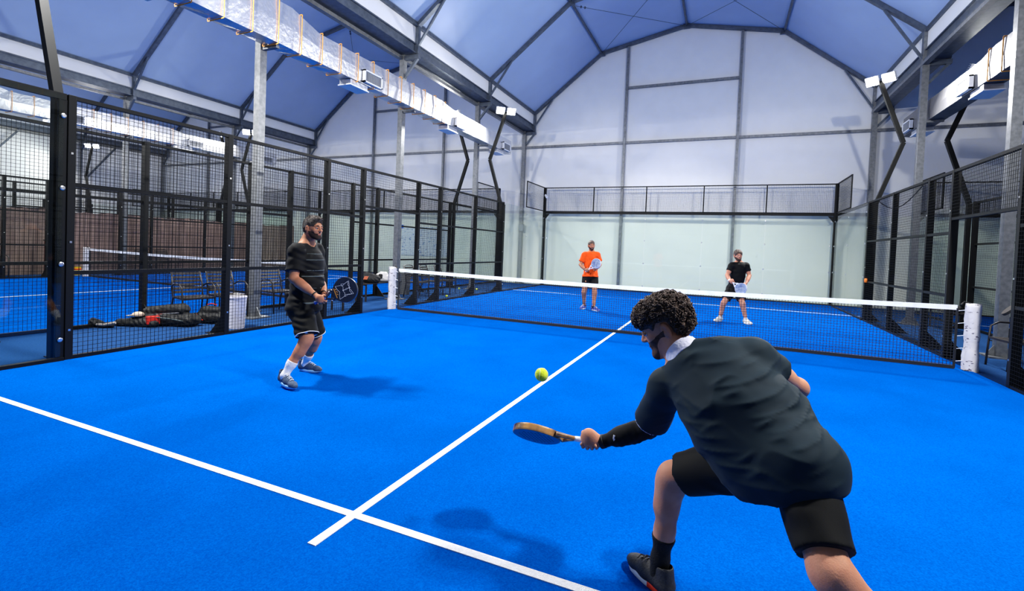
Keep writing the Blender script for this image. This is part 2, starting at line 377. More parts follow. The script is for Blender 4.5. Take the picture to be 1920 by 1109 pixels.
def glass_corner(lab, s):
    """side glass from |y| 6 to 10 in the plane x=0 (s=+1 far end, -1 near end) with 1 m mesh above the last 2 m"""
    t = thing('side_glass', lab, 'glass wall', (0, 0, 0), 0, 'side glass walls')
    for a, b_ in ((6.03, 7.995), (8.005, 9.95)):
        y0, y1 = sorted((a*s, b_*s)); MB().box(-.006, .006, y0, y1, .02, 2.98).build('glass_pane', M['glass'], t)
    y0, y1 = sorted((6.0*s, 9.97*s))
    MB().box(-.05, .02, y0, y1, 0, .05).build('floor_rail', M['black'], t)
    if s < 0: MB().box(-.055, -.01, y0, y1, 2.93, 3.0).build('top_rail', M['black'], t)
    y0, y1 = sorted((8.0*s, 9.95*s)); f = MB()
    f.box(-.04, -.01, y0, y1, 3.02, 3.055); f.box(-.04, -.01, y0, y1, 3.965, 4.0)
    for e in (y0, y1-.03): f.box(-.04, -.01, e, e+.03, 3.02, 4.0)
    f.build('mesh_frame', M['black'], t); wires(MB(), 'y', -.02, y0, y1, 3.04, 3.97).build('mesh_panel', M['wire'], t)
    ye = 5.99*s; MB().box(-.05, -.012, min(ye, ye+.08*s), max(ye, ye+.08*s), 0.05, 2.93).build('post', M['black'], t, bevel=.004)
    c = MB()
    for z in (.25, 1.1, 1.95, 2.75):
        for y in (6.035*s, 8.0*s, 9.88*s): MB().lathe([(.02, -.0), (.026, .005), (.018, .012)], (.007, y, z), 10, Matrix.Rotation(PI/2, 3, 'Y')).build('glass_clamp', M['bolt'], t)
    return t
def end_glass(lab):
    """back wall of one end in the plane y=0, 3 m glass with 1 m mesh above"""
    t = thing('back_glass', lab, 'glass wall', (0, 0, 0), 0, 'court end walls')
    for i in range(5): MB().box(-5+2*i+.005, -3+2*i-.005, -.006, .006, .02, 2.93).build('glass_pane', M['glass'], t)
    for s in (-1, 1):
        p = MB(); p.box(s*5.02-.05, s*5.02+.05, -.03, .08, 0, 4.0)
        p.prism([(s*4.97, 0, 2.93), (s*4.97, 0, 2.72), (s*4.80, 0, 2.93)], (0, .03, 0)); p.prism([(s*5.02-.01, .08, 0), (s*5.02-.01, .34, 0), (s*5.02-.01, .08, .3)], (.02, 0, 0))
        p.build('corner_post', M['black'], t, bevel=.004)
    MB().box(-4.97, 4.97, .01, .06, 2.94, 3.02).build('top_beam', M['black'], t)
    MB().box(-4.97, 4.97, -.01, .05, 0, .05).build('floor_rail', M['black'], t)
    f = MB(); f.box(-4.97, 4.97, .0, .03, 3.965, 4.0); f.box(-4.97, 4.97, 0, .03, 3.02, 3.05)
    f.build('mesh_frame', M['black'], t)
    for x in (-3, -1, 1, 3): MB().box(x-.02, x+.02, -.0, .04, 3.02, 3.97).build('mesh_post', M['black'], t)
    for i in range(5): wires(MB(), 'x', .015, -5+2*i+.02, -3+2*i-.02, 3.04, 3.97).build('mesh_panel', M['wire'], t)
    c = MB()
    for x in (-4.9, -3, -1, 1, 3, 4.9):
        for z in (.25, 1.1, 1.95, 2.75): MB().lathe([(.018, 0), (.024, .005), (.016, .012)], (x, -.007, z), 10, Matrix.Rotation(PI/2, 3, 'X')).build('glass_clamp', M['bolt'], t)
    return t
def light_pole(lab, fy):
    """cranked floodlight pole, base at origin, court towards +x; heads at z 6"""
    t = thing('floodlight_pole', lab, 'floodlight', (0, 0, 0), 0, 'floodlight poles')
    p = MB(); pts = [(-.16, 0, 0), (-.16, 0, 2.95), (-.64, 0, 4.45), (-.12, 0, 5.95)]
    for a, b_ in zip(pts, pts[1:]): p.bar(a, b_, .09, .09, up=(0, 1, 0))
    p.build('pole', M['black'], t)
    MB().box(-.24, -.10, -.06, .1, 0, .012).build('foot_plate', M['black'], t)
    Z = Matrix.Rotation(fy*math.radians(50), 3, 'Z'); o = Vector((-.11, 0, 6.0)); Rt = Z @ Matrix.Rotation(-math.radians(62), 3, 'Y')
    MB().bar(o + Z @ Vector((-.05, -.31, 0)), o + Z @ Vector((-.05, .31, 0)), .05).build('crossbar', M['black'], t)
    for s in (-1, 1):
        h = MB(); q = o + Z @ Vector((.0, s*.185, .05)); h.cbox(q, (.115, .145, .03), Rt)
        for i in range(6): h.cbox(q + Rt @ Vector((-.1+i*.04, 0, .05)), (.004, .14, .03), Rt)
        hd = h.build('lamp_head', M['grille_frame'], t)
        e = MB(); e.cbox(q + Rt @ Vector((0, 0, -.035)), (.10, .125, .006), Rt)
        e.build('led_panel', M['led'], hd)
    return t
def net(lab):
    t = thing('court_net', lab, 'net', (0, 0, 0), 0, 'padel nets')
    def top(x): return .88+.045*(abs(x)/4.85)**1.6
    b = MB(); n = 40
    for i in range(n):
        x0, x1 = -4.82+9.64*i/n, -4.82+9.64*(i+1)/n; z0, z1 = top(x0), top(x1)
        w = .0065+.003*math.sin(i*1.7)
        k = len(b.v); 
        for x, z in ((x0, z0), (x1, z1)): b.v += [(x, -w, z), (x, -w-.002, z-.07), (x, w+.002, z-.07), (x, w, z)]
        for q in ((0, 4, 5, 1), (1, 5, 6, 2), (2, 6, 7, 3), (3, 7, 4, 0)): b.f.append(tuple(k+j for j in q)); b.m.append(0)
    b.build('net_tape', M['tape'], t)
    b = MB(); m = 230
    for i in range(m+1): x = -4.82+9.64*i/m; b.bar((x, 0, .02), (x, 0, top(x)-.06), .005, .005, caps=False)
    for j in range(20):
        f = j/20; P = [(-4.82+9.64*i/12, 0, .03+f*(top(-4.82+9.64*i/12)-.1)) for i in range(13)]
        for a, c in zip(P, P[1:]): b.bar(a, c, .005, .005, caps=False)
    b.build('netting', M['netcord'], t)
    MB().box(-4.82, 4.82, -.016, .016, .0, .06).build('bottom_band', M['netcord'], t)
    for s in (-1, 1): MB().box(s*4.82-.012, s*4.82+.012, -.01, .01, .02, .88).build('side_band', M['netcord'], t)
    lac = MB()
    for s in (-1, 1):
        for z in (.12, .3, .48, .66, .84): lac.tube([(s*4.82, 0, z), (s*4.9, -.02, z+.02)], .005, 5)
    lac.build('lacing', M['tape'], t)
    return t
def net_post(lab):
    t = thing('net_post', lab, 'net post', (0, 0, 0), 0, 'padded net posts')
    MB().box(-.03, .03, -.03, .03, 0, .95).box(-.05, .05, -.09, .09, 0, .015).build('post', M['black'], t)
    # wrinkled padding: eight-sided sleeve
    rr = random.Random(3); b = MB(); K = 12; Z = [.0, .05, .12, .2, .28, .33, .42, .5, .58, .64, .74, .82, .9, .955]
    for i, z in enumerate(Z):
        s = 1.0 + (.10 if z < .25 else 0) + rr.uniform(-.07, .05)
        for j in range(K):
            a = 2*PI*j/K; r = .088*s*(1+.03*math.sin(3*a+i)); b.v.append((-.045+r*math.cos(a)*1.0, r*math.sin(a), z+.006*math.sin(2*a+i)))
    for i in range(len(Z)-1):
        for j in range(K): b.f.append((i*K+j, i*K+(j+1) % K, (i+1)*K+(j+1) % K, (i+1)*K+j)); b.m.append(0)
    b.f.append(tuple((len(Z)-1)*K+j for j in range(K))); b.m.append(0)
    b.build('post_padding', M['pad'], t, smooth=True)
    MB().tube([(-.0, .03, .96), (.05, -.02, .975), (.09, -.01, .93)], .012, 6).build('winch_hook', M['black'], t)
    return t
def pad_mat():
    m = mat('printed_white_padding', (.62, .60, .60, 1), .55, bump=.6, bscale=18)
    nt = m.node_tree; b = nt.nodes['Principled BSDF']; tc = [n for n in nt.nodes if n.type == 'TEX_COORD'][0]
    mp = nt.nodes.new('ShaderNodeMapping'); mp.inputs['Scale'].default_value = (9, 9, 16)
    n = nt.nodes.new('ShaderNodeTexNoise'); n.inputs['Scale'].default_value = 2.1; n.inputs['Detail'].default_value = 2
    cr = nt.nodes.new('ShaderNodeValToRGB'); cr.color_ramp.elements[0].position = .64; cr.color_ramp.elements[1].position = .67
    cr.color_ramp.elements[0].color = (.62, .60, .60, 1); cr.color_ramp.elements[1].color = (.12, .1, .13, 1)
    nt.links.new(tc.outputs['Object'], mp.inputs['Vector']); nt.links.new(mp.outputs[0], n.inputs['Vector']); nt.links.new(n.outputs['Fac'], cr.inputs['Fac']); nt.links.new(cr.outputs['Color'], b.inputs['Base Color'])
    return m
M['pad'] = pad_mat()
def turf(cx, lab):
    t = MB().box(cx-5, cx+5, -10, 10, -.05, .012).build('floor', M['turf']); tag(t, lab, kind='structure')
    def ln(x0, x1, y0, y1, z=.0155): MB().box(x0, x1, y0, y1, .010, z).build('court_line', M['line'], t)
    for y in (-6.95, 6.95): ln(cx-5, cx+5, y-.025, y+.025)
    ln(cx-.025, cx+.025, -7.25, -.03, .0165); ln(cx-.025, cx+.025, .03, 7.25, .0165)
    return t
court_nm = {0: 'near court', -1: 'left court', -2: 'far-left court', 1: 'right court'}
S = {}
for k in (0, -1, -2, 1):
    cx = k*PER; cn = court_nm[k]
    turf(cx, f'bright blue artificial turf of the {cn}')
    for s, sn in ((-1, 'left'), (1, 'right')):
        if k == -2 and s < 0: pass
        rz = 0 if s < 0 else PI
        lab = f'black steel mesh fence along the {sn} side of the {cn}'
        if 'fence' not in S: S['fence'] = f = side_fence(lab)
        else: f = dup(S['fence'], (0, 0, 0), 0, lab)
        f.location = (cx+s*5, 0, 0); f.rotation_euler = (0, 0, rz)
        for e, en in ((1, 'far'), (-1, 'near')):
            if e < 0 and k not in (0, -1): continue
            ee = e if s < 0 else -e
            key = 'glass%d' % ee
            lab = f'clear side glass panels at the {en} {sn} corner of the {cn}'
            if key not in S: S[key] = f = glass_corner(lab, ee)
            else: f = dup(S[key], (0, 0, 0), 0, lab)
            f.location = (cx+s*5, 0, 0); f.rotation_euler = (0, 0, rz)
        for e, en in ((1, 'far'), (-1, 'near')):
            if e < 0 and k != 0: continue
            lab = f'cranked black floodlight pole by the {en} {sn} corner of the {cn}'
            pk = 'pole%d' % (-e if s < 0 else e)
            if pk not in S: S[pk] = f = light_pole(lab, -e if s < 0 else e)
            else: f = dup(S[pk], (0, 0, 0), 0, lab)
            f.location = (cx+s*5, 6.02*e, 0); f.rotation_euler = (0, 0, rz)
        lab = f'white padded net post on the {sn} side of the {cn}'
        if 'npost' not in S: S['npost'] = f = net_post(lab)
        else: f = dup(S['npost'], (0, 0, 0), 0, lab)
        f.location = (cx+s*4.95, 0, 0); f.rotation_euler = (0, 0, 0 if s < 0 else PI)
    for e, en in ((1, 'far'), (-1, 'near')):
        if e < 0 and k != 0: continue
        lab = f'frameless glass back wall with black mesh above at the {en} end of the {cn}'
        if 'end' not in S: S['end'] = f = end_glass(lab)
        else: f = dup(S['end'], (0, 0, 0), 0, lab)
        f.location = (cx, 10*e, 0); f.rotation_euler = (0, 0, 0 if e > 0 else PI)
    lab = f'black net with white top tape across the {cn}'
    if 'net' not in S: S['net'] = f = net(lab)
    else: f = dup(S['net'], (0, 0, 0), 0, lab)
    f.location = (cx, 0, 0)
# ================================================================== implicit-surface modelling
def V3(*a): return np.array(a, dtype=float)
def nrm(v): v = np.asarray(v, float); return v/np.linalg.norm(v)
def prim_cone(a, b, ra, rb, k=.02, sq=None):
    a, b = np.asarray(a, float), np.asarray(b, float); m = max(ra, rb)*(sq[1] if sq and sq[1] > 1 else 1)
    return dict(t='c', a=a, b=b, ra=ra, rb=rb, k=k, sq=sq, lo=np.minimum(a, b)-m, hi=np.maximum(a, b)+m)
def prim_ell(c, r, R=None, k=.02):
    c = np.asarray(c, float); m = max(r); return dict(t='e', c=c, r=np.array(r, float), R=np.eye(3) if R is None else np.asarray(R), k=k, lo=c-m, hi=c+m)
def pdist(p, X, Y, Z, off=0.0):
    if p['t'] == 'c':
        a, b = p['a'], p['b']
        x, y, z = X-a[0], Y-a[1], Z-a[2]; ba = b-a
        if p['sq'] is not None:
            d, f = p['sq']; dt = (x*d[0]+y*d[1]+z*d[2])*(1/f-1); x, y, z = x+dt*d[0], y+dt*d[1], z+dt*d[2]
            ba = ba + d*(ba@d)*(1/f-1)
        t = np.clip((x*ba[0]+y*ba[1]+z*ba[2])/(ba@ba+1e-12), 0, 1)
        return np.sqrt((x-t*ba[0])**2+(y-t*ba[1])**2+(z-t*ba[2])**2) - (p['ra']+(p['rb']-p['ra'])*t) - off
    x, y, z = X-p['c'][0], Y-p['c'][1], Z-p['c'][2]; R = p['R']; r = p['r']+off
    u = [x*R[0, i]+y*R[1, i]+z*R[2, i] for i in range(3)]
    k0 = np.sqrt((u[0]/r[0])**2+(u[1]/r[1])**2+(u[2]/r[2])**2); k1 = np.sqrt((u[0]/r[0]**2)**2+(u[1]/r[1]**2)**2+(u[2]/r[2]**2)**2)
    return k0*(k0-1)/np.maximum(k1, 1e-9)
class Field:
    def __init__(s, prims, h, off=0.0, pad=.03, lo=None, hi=None):
        L = np.min([p['lo'] for p in prims], 0)-off-pad if lo is None else lo; H = np.max([p['hi'] for p in prims], 0)+off+pad if hi is None else hi
        s.lo = np.asarray(L, float); s.h = h; s.n = np.ceil((np.asarray(H)-s.lo)/h).astype(int)+1
        s.ax = [s.lo[i]+np.arange(s.n[i])*h for i in range(3)]
        s.d = np.full(s.n, .5, np.float32)
        for p in prims: s.op(p, off)
    def sl(s, lo, hi, m):
        i0 = np.maximum(((lo-m-s.lo)/s.h).astype(int), 0); i1 = np.minimum(((hi+m-s.lo)/s.h).astype(int)+2, s.n)
        if (i1 <= i0).any(): return None
        S = tuple(slice(a, b) for a, b in zip(i0, i1))
        return S, s.ax[0][S[0]][:, None, None], s.ax[1][S[1]][None, :, None], s.ax[2][S[2]][None, None, :]
    def op(s, p, off=0.0, sub=False):
        k = p['k']; q = s.sl(p['lo']-off, p['hi']+off, k+3*s.h)
        if q is None: return s
        S, X, Y, Z = q; b = pdist(p, X, Y, Z, off).astype(np.float32); a = s.d[S]
        if sub:
            a = -a; hh = np.clip(.5+.5*(b-a)/k, 0, 1); s.d[S] = -(b+(a-b)*hh-k*hh*(1-hh)) if k > 1e-6 else -np.minimum(a, b)
        else:
            hh = np.clip(.5+.5*(b-a)/k, 0, 1); s.d[S] = b+(a-b)*hh-k*hh*(1-hh)
        return s
    def cut(s, pt, n, k=.004):
        """keep the side where (p-pt).n < 0"""
        pt = np.asarray(pt, float); n = nrm(n)
        b = ((s.ax[0][:, None, None]-pt[0])*n[0]+(s.ax[1][None, :, None]-pt[1])*n[1]+(s.ax[2][None, None, :]-pt[2])*n[2]).astype(np.float32)
        s.d = np.maximum(s.d, b); return s
    def cutfn(s, fn):
        X, Y, Z = s.ax[0][:, None, None], s.ax[1][None, :, None], s.ax[2][None, None, :]
        s.d = np.maximum(s.d, fn(X, Y, Z).astype(np.float32)); return s
    def disp(s, fn):
        X, Y, Z = s.ax[0][:, None, None], s.ax[1][None, :, None], s.ax[2][None, None, :]
        s.d = s.d + fn(X, Y, Z).astype(np.float32); return s
    def mesh(s, smooth=1):
        d = s.d.copy(); d[0] = d[-1] = .5; d[:, 0] = d[:, -1] = .5; d[:, :, 0] = d[:, :, -1] = .5
        ins = d < 0; n = np.array(d.shape)
        c = sum(ins[i:n[0]-1+i, j:n[1]-1+j, k:n[2]-1+k].astype(np.int8) for i in (0, 1) for j in (0, 1) for k in (0, 1))
        cells = np.argwhere((c > 0) & (c < 8)); idx = -np.ones(n-1, np.int64); idx[tuple(cells.T)] = np.arange(len(cells))
        acc = np.zeros((len(cells), 3)); cnt = np.zeros(len(cells))
        cor = [(i, j, k) for i in (0, 1) for j in (0, 1) for k in (0, 1)]
        for a in cor:
            for ax in range(3):
                if a[ax]: continue
                b = list(a); b[ax] = 1
                va = d[tuple((cells+a).T)]; vb = d[tuple((cells+b).T)]; m = (va < 0) != (vb < 0)
                t = np.where(m, va/np.where(m, va-vb, 1), 0)
                p = np.tile(np.array(a, float), (len(cells), 1)); p[:, ax] = t
                acc[m] += p[m]; cnt[m] += 1
        v = cells + acc/cnt[:, None]; F = []
        for ax in range(3):
            o1, o2 = [(1, 2), (2, 0), (0, 1)][ax]
            sl0 = [slice(1, -1)]*3; sl0[ax] = slice(0, -1); sl1 = [slice(1, -1)]*3; sl1[ax] = slice(1, None)
            A, B = ins[tuple(sl0)], ins[tuple(sl1)]
            e = np.argwhere(A != B); fl = A[tuple(e.T)]
            e = e.copy(); e[:, o1] += 1; e[:, o2] += 1
            q = []
            for (p1, p2) in ((0, 0), (-1, 0), (-1, -1), (0, -1)):
                c2 = e.copy(); c2[:, o1] += p1; c2[:, o2] += p2; q.append(idx[tuple(c2.T)])
            q = np.stack(q, 1); q[~fl] = q[~fl][:, ::-1]; F.append(q)
        F = np.concatenate(F); v = v*s.h+s.lo
        for _ in range(smooth):
            acc = np.zeros_like(v); cn = np.zeros(len(v))
            for i in range(4):
                np.add.at(acc, F[:, i], v[F[:, (i+1) % 4]]); np.add.at(cn, F[:, i], 1)
                np.add.at(acc, F[:, i], v[F[:, (i+3) % 4]]); np.add.at(cn, F[:, i], 1)
            v = .5*v+.5*acc/cn[:, None]
        return v, F
def sdf_obj(name, parts, mt, parent, smooth=True):
    """parts: list of (v, F) joined in one mesh object, vertices in world space"""
    off = 0; VV = []; FF = []
    for v, F in parts: VV.append(v); FF.append(F+off); off += len(v)
    v = np.concatenate(VV); F = np.concatenate(FF)
    if parent is not None: v = v-np.array(parent_loc(parent))
    me = bpy.data.meshes.new(name); me.vertices.add(len(v)); me.vertices.foreach_set('co', v.astype(np.float32).ravel())
    me.loops.add(len(F)*4); me.loops.foreach_set('vertex_index', F.astype(np.int32).ravel())
    me.polygons.add(len(F)); me.polygons.foreach_set('loop_start', np.arange(0, len(F)*4, 4, dtype=np.int32))
    me.update(calc_edges=True); me.polygons.foreach_set('use_smooth', [True]*len(F)); me.materials.append(mt)
    o = bpy.data.objects.new(name, me); COL.objects.link(o)
    if parent is not None: o.parent = parent
    return o
def parent_loc(p):
    l = Vector((0, 0, 0))
    while p is not None: l = l + p.location; p = p.parent
    return l
def frame(f, u):
    """columns: lateral x (to the person's right), front y, up z"""
    f = nrm(f); x = nrm(np.cross(f, u)); z = np.cross(x, f); return np.stack([x, f, z], 1)
def hand_grip(c, h, n, d, wrist, side_thumb=1, s=1.0):
    """fist closed on a handle: c grip centre, h handle axis, n palm normal (palm -> handle), d knuckle direction"""
    h = nrm(h); n = nrm(np.asarray(n)-h*(np.asarray(n)@h)); d = nrm(d-h*(d@h)-n*(d@n)); P = []
    pc = c-n*.030*s-d*.012*s
    R = np.stack([h, d, n], 1)
    P.append(prim_ell(pc, (.042*s, .040*s, .017*s), R, .012)); P.append(prim_cone(pc-d*.015*s, wrist, .026*s, .026*s, .02, (n, .75)))
    for i, (o, l, r) in enumerate(((-.034, .86, .0085), (-.0115, 1, .0092), (.0115, 1.05, .0095), (.034, .95, .0092))):
        b = c+h*o*s
        pts = [b-n*.026*s+d*.022*s, b+d*.034*s*l-n*.004*s, b+d*.022*s*l+n*.024*s, b-d*.006*s+n*.029*s]
        for a, q in zip(pts, pts[1:]): P.append(prim_cone(a, q, r*s, r*.92*s, .004))
    t0 = c-d*.034*s-n*.022*s+h*.012*s*side_thumb
    pts = [t0, t0+n*.028*s+h*.028*s*side_thumb, c-d*.008*s+n*.031*s+h*.045*s*side_thumb]
    for a, q, r in zip(pts, pts[1:], (.0125, .0105)): P.append(prim_cone(a, q, r*s, r*.88*s, .006))
    return P
def hand_open(w, f, n, th, curl=.5, s=1.0):
    """relaxed hand: w wrist, f direction of the fingers, n palm normal, th thumb side"""
    f = nrm(f); n = nrm(np.asarray(n)-f*(np.asarray(n)@f)); l = nrm(np.cross(f, n))*th; P = []
    R = np.stack([l, f, n], 1); pc = w+f*.055*s
    P.append(prim_ell(pc, (.040*s, .050*s, .016*s), R, .012)); P.append(prim_cone(w, pc, .024*s, .028*s, .015, (n, .65)))
    for o, L, r in ((.030, .072, .0088), (.010, .080, .0092), (-.010, .074, .0088), (-.029, .058, .0078)):
        p = pc+f*.040*s+l*o*s; a = .15+curl*.3; dirn = f
        for seg in (.45, .32, .23):
            dirn = nrm(f*math.cos(a)+n*math.sin(a)); q = p+dirn*L*seg*s; P.append(prim_cone(p, q, r*s, r*.9*s, .004)); p = q; a += curl*.7; r *= .92
    p = w+f*.025*s+l*.022*s; q = p+(f*.030+l*.026+n*.012)*s; P.append(prim_cone(p, q, .0125*s, .0105*s, .008)); P.append(prim_cone(q, q+(f*.030+l*.006+n*.01)*s, .0102*s, .0085*s, .004))
    return P
def head_prims(Hc, F, u, s=1.0):
    R = frame(F, u); T = lambda x, y, z: Hc+R@(np.array([x, y, z])*s)
    P = [prim_ell(T(0, -.012, .030), (.076*s, .098*s, .088*s), R, .02), prim_ell(T(0, .020, -.03), (.062*s, .074*s, .085*s), R, .03)]
    for sd in (-1, 1):
        P.append(prim_cone(T(sd*.055, -.012, -.045), T(sd*.02, .068, -.098), .024*s, .020*s, .025))
        P.append(prim_ell(T(sd*.044, .058, -.022), (.020*s, .018*s, .018*s), R, .02))       # cheek bone
        P.append(prim_cone(T(sd*.010, .086, .020), T(sd*.044, .070, .022), .010*s, .009*s, .012))
    P.append(prim_cone(T(-.012, .078, -.102), T(.012, .078, -.102), .021*s, .021*s, .02))
    P.append(prim_cone(T(0, .082, .016), T(0, .106, -.024), .008*s, .0125*s, .010)); 
    for sd in (-1, 1): P.append(prim_ell(T(sd*.011, .097, -.028), (.0085*s, .010*s, .008*s), R, .006))
    P.append(prim_cone(T(-.018, .083, -.056), T(.018, .083, -.056), .0075*s, .0075*s, .006)); P.append(prim_cone(T(-.015, .082, -.068), T(.015, .082, -.068), .0085*s, .0085*s, .006))
    sub = [prim_ell(T(sd*.031, .094, .004), (.017*s, .014*s, .011*s), R, .010) for sd in (-1, 1)]
    for sd in (-1, 1):
        P.append(prim_ell(T(sd*.081, -.012, -.006), (.012*s, .020*s, .034*s), R@np.array([[1, 0, 0], [0, math.cos(.15), math.sin(.15)], [0, -math.sin(.15), math.cos(.15)]]), .005))
        sub.append(prim_ell(T(sd*.096, -.007, -.002), (.009*s, .010*s, .020*s), R, .004))
    return P, sub, R, T
def shoe(parent, ank, toe, up, mats, name='shoe', s=1.0, heel_col=None):
    """ank: point on the sole line under the ankle; toe: toe direction; up: sole normal"""
    R = frame(toe, up); T = lambda x, y, z: ank+R@(np.array([x, y, z])*s); lat = R[:, 0]
    P = [prim_cone(T(0, -.045, .046), T(0, .07, .05), .036*s, .042*s, .02), prim_cone(T(0, .07, .042), T(.0, .150, .036), .043*s, .040*s, .02, (R[:, 2], .8)),
         prim_cone(T(0, .150, .034), T(0, .182, .030), .038*s, .028*s, .02, (R[:, 2], .85)), prim_cone(T(0, -.038, .06), T(0, -.028, .118), .036*s, .036*s, .015, (R[:, 1], 1.2)), prim_cone(T(0, .01, .075), T(0, .09, .058), .030*s, .030*s, .02)]
    f = Field(P, .0045*max(1, s)); f.cut(T(0, 0, .020), -R[:, 2]); f.op(prim_cone(T(0, -.022, .125), T(0, -.018, .17), .031*s, .04*s, .004, (R[:, 1], 1.25)), sub=True)
    o = sdf_obj(name, [f.mesh()], mats[0], parent)
    # sole
    out = []
    for i in range(28):
        a = 2*PI*i/28; y = .068+.138*math.cos(a); wd = .040+.010*math.cos(a-.3) if y < .14 else .046
        x = math.sin(a)*(wd+.002) * (1 if y < .16 else .95); out.append((x, y))
    b = MB(); k = len(out)
    for z, g in ((0, .93), (.004, .98), (.016, 1.0), (.030, .97)):
        for x, y in out:
            lift = .012*max(0, (y-.13)/.08)**2; p = T(x*g, .068+(y-.068)*g, z+lift+(.006 if y < 0 and z > .02 else 0)); b.v.append(tuple(p-np.array(parent_loc(o))))
    for j in range(3):
        for i in range(k): b.f.append((j*k+i, j*k+(i+1) % k, (j+1)*k+(i+1) % k, (j+1)*k+i)); b.m.append(1 if (len(mats) > 3 and out[i][1] < .015) else 0)
    b.f.append(tuple(range(k))[::-1]); b.f.append(tuple(range(3*k, 4*k))); b.m += [0, 0]
    b.build('sole', [mats[1]]+([mats[3]] if len(mats) > 3 else []), o, smooth=True)
    lc = MB(); L0 = np.array(parent_loc(o))
    for i in range(5):
        y = .045+i*.019; z = .117-.0085*i-.06*max(0, y-.10); x = .018+.001*i
        lc.tube([tuple(T(-x, y, z-.004)-L0), tuple(T(0, y+.006*(-1)**i, z+.004)-L0), tuple(T(x, y, z-.004)-L0)], .0032*s, 5)
    lc.tube([tuple(T(0, .045, .108)-L0), tuple(T(.028, .05, .118)-L0), tuple(T(.036, .042, .100)-L0)], .003*s, 5)
    lc.build('laces', mats[2], o)
    return o
def fold_noise(amp, dirs, seed=0):
    """sum of warped sines; dirs: list of (direction, wavelength)"""
    rr = np.random.default_rng(seed)
    T = [(nrm(d)*2*PI/w, rr.uniform(0, 6.28), rr.normal(size=3)*2*PI/.35, rr.uniform(0, 6.28)) for d, w in dirs]
    def fn(X, Y, Z):
        o = 0
        for kk, ph, w2, p2 in T:
            wob = 1.3*np.sin(X*w2[0]+Y*w2[1]+Z*w2[2]+p2); env = .5+.5*np.sin(X*w2[1]*.8+Y*w2[2]*.8-Z*w2[0]*.8+ph)
            o = o + np.sin(X*kk[0]+Y*kk[1]+Z*kk[2]+ph+wob)*env
        return o*amp/len(T)
    return fn
def fold_ridge(amp, dirs, seed=0, cen=None, rad=1.):
    rr = np.random.default_rng(seed)
    T = [(nrm(d)*PI/w, rr.uniform(0, 6.28), rr.normal(size=3)*2*PI/.5, rr.uniform(0, 6.28), rr.normal(size=3)*2*PI/.3) for d, w in dirs]
    def fn(X, Y, Z):
        o = 0
        for kk, ph, w2, p2, w3 in T:
            wob = .9*np.sin(X*w2[0]+Y*w2[1]+Z*w2[2]+p2); env = np.clip(.35+.65*np.sin(X*w3[0]+Y*w3[1]+Z*w3[2]+ph), 0, 1)
            s = 1-np.abs(np.sin(X*kk[0]+Y*kk[1]+Z*kk[2]+ph+wob)); o = o - (s*s)*env
        if cen is not None: o = o*np.clip(1.3-np.sqrt((X-cen[0])**2+(Y-cen[1])**2+(Z-cen[2])**2)/rad, .12, 1)
        return o*amp
    return fn
def racket(name_label, grip_end, axis, normal, colors, group=None, flip=1):
    """padel racket; grip_end = butt of the handle, axis towards the head, normal of the hitting face"""
    a = nrm(axis); n = nrm(normal - a*(np.asarray(normal)@a)); x = np.cross(a, n)
    t = tag(empty('padel_racket', tuple(grip_end)), name_label, 'racket', group)
    t.matrix_world = Matrix(((x[0], a[0], n[0], grip_end[0]), (x[1], a[1], n[1], grip_end[1]), (x[2], a[2], n[2], grip_end[2]), (0, 0, 0, 1)))
    hb = MB(); hb.lathe([(.016, 0), (.0165, .008), (.0135, .014), (.0135, .118), (.011, .125)], (0, 0, 0), 14, Matrix.Rotation(-PI/2, 3, 'X')); hb.build('handle', colors[0], t, smooth=True)
    th = MB()
    for s in (-1, 1): th.tube([(s*.006, .12, 0), (s*.022, .155, 0), (s*.050, .205, 0)], .011, 8, rs=[.011, .011, .014])
    th.bar((-.03, .20, 0), (.03, .20, 0), .02, .028, up=(0, 0, 1)); th.build('throat', colors[1], t)
    out = []
    for i in range(48):
        q = 2*PI*i/48; cy, sy = math.cos(q), math.sin(q)
        wx = .128*(1-.10*max(0, -cy)**1.5); out.append((wx*sy*(1-.12*max(0, -cy)), .325+.128*cy-.0*abs(sy)))
    b = MB(); k = len(out)
    for g, z in ((.955, -.018), (.99, -.0165), (1.0, -.010), (1.0, .010), (.99, .0165), (.955, .018)):
        for px, py in out: b.v.append((px*g, .325+(py-.325)*g, z))
    for j in range(5):
        for i in range(k): b.f.append((j*k+i, j*k+(i+1) % k, (j+1)*k+(i+1) % k, (j+1)*k+i)); b.m.append(0)
    b.f.append(tuple(range(k))[::-1]); b.f.append(tuple(range(5*k, 6*k))); b.m += [1, 1]
    for zz in (-.0183, .0183):
        for iy in range(9):
            for ix in range(9):
                px, py = (ix-4)*.020+(.01 if iy % 2 else 0), .325+(iy-4)*.020
                if (px/.09)**2+((py-.325)/.09)**2 > 1: continue
                n0 = len(b.v); b.v += [(px+.0045*math.cos(2*PI*j/8), py+.0045*math.sin(2*PI*j/8), zz) for j in range(8)]; b.f.append(tuple(range(n0, n0+8))); b.m.append(2)
    hd = b.build('racket_head', [colors[1], colors[2], M['netcord']], t)
    return t, hd
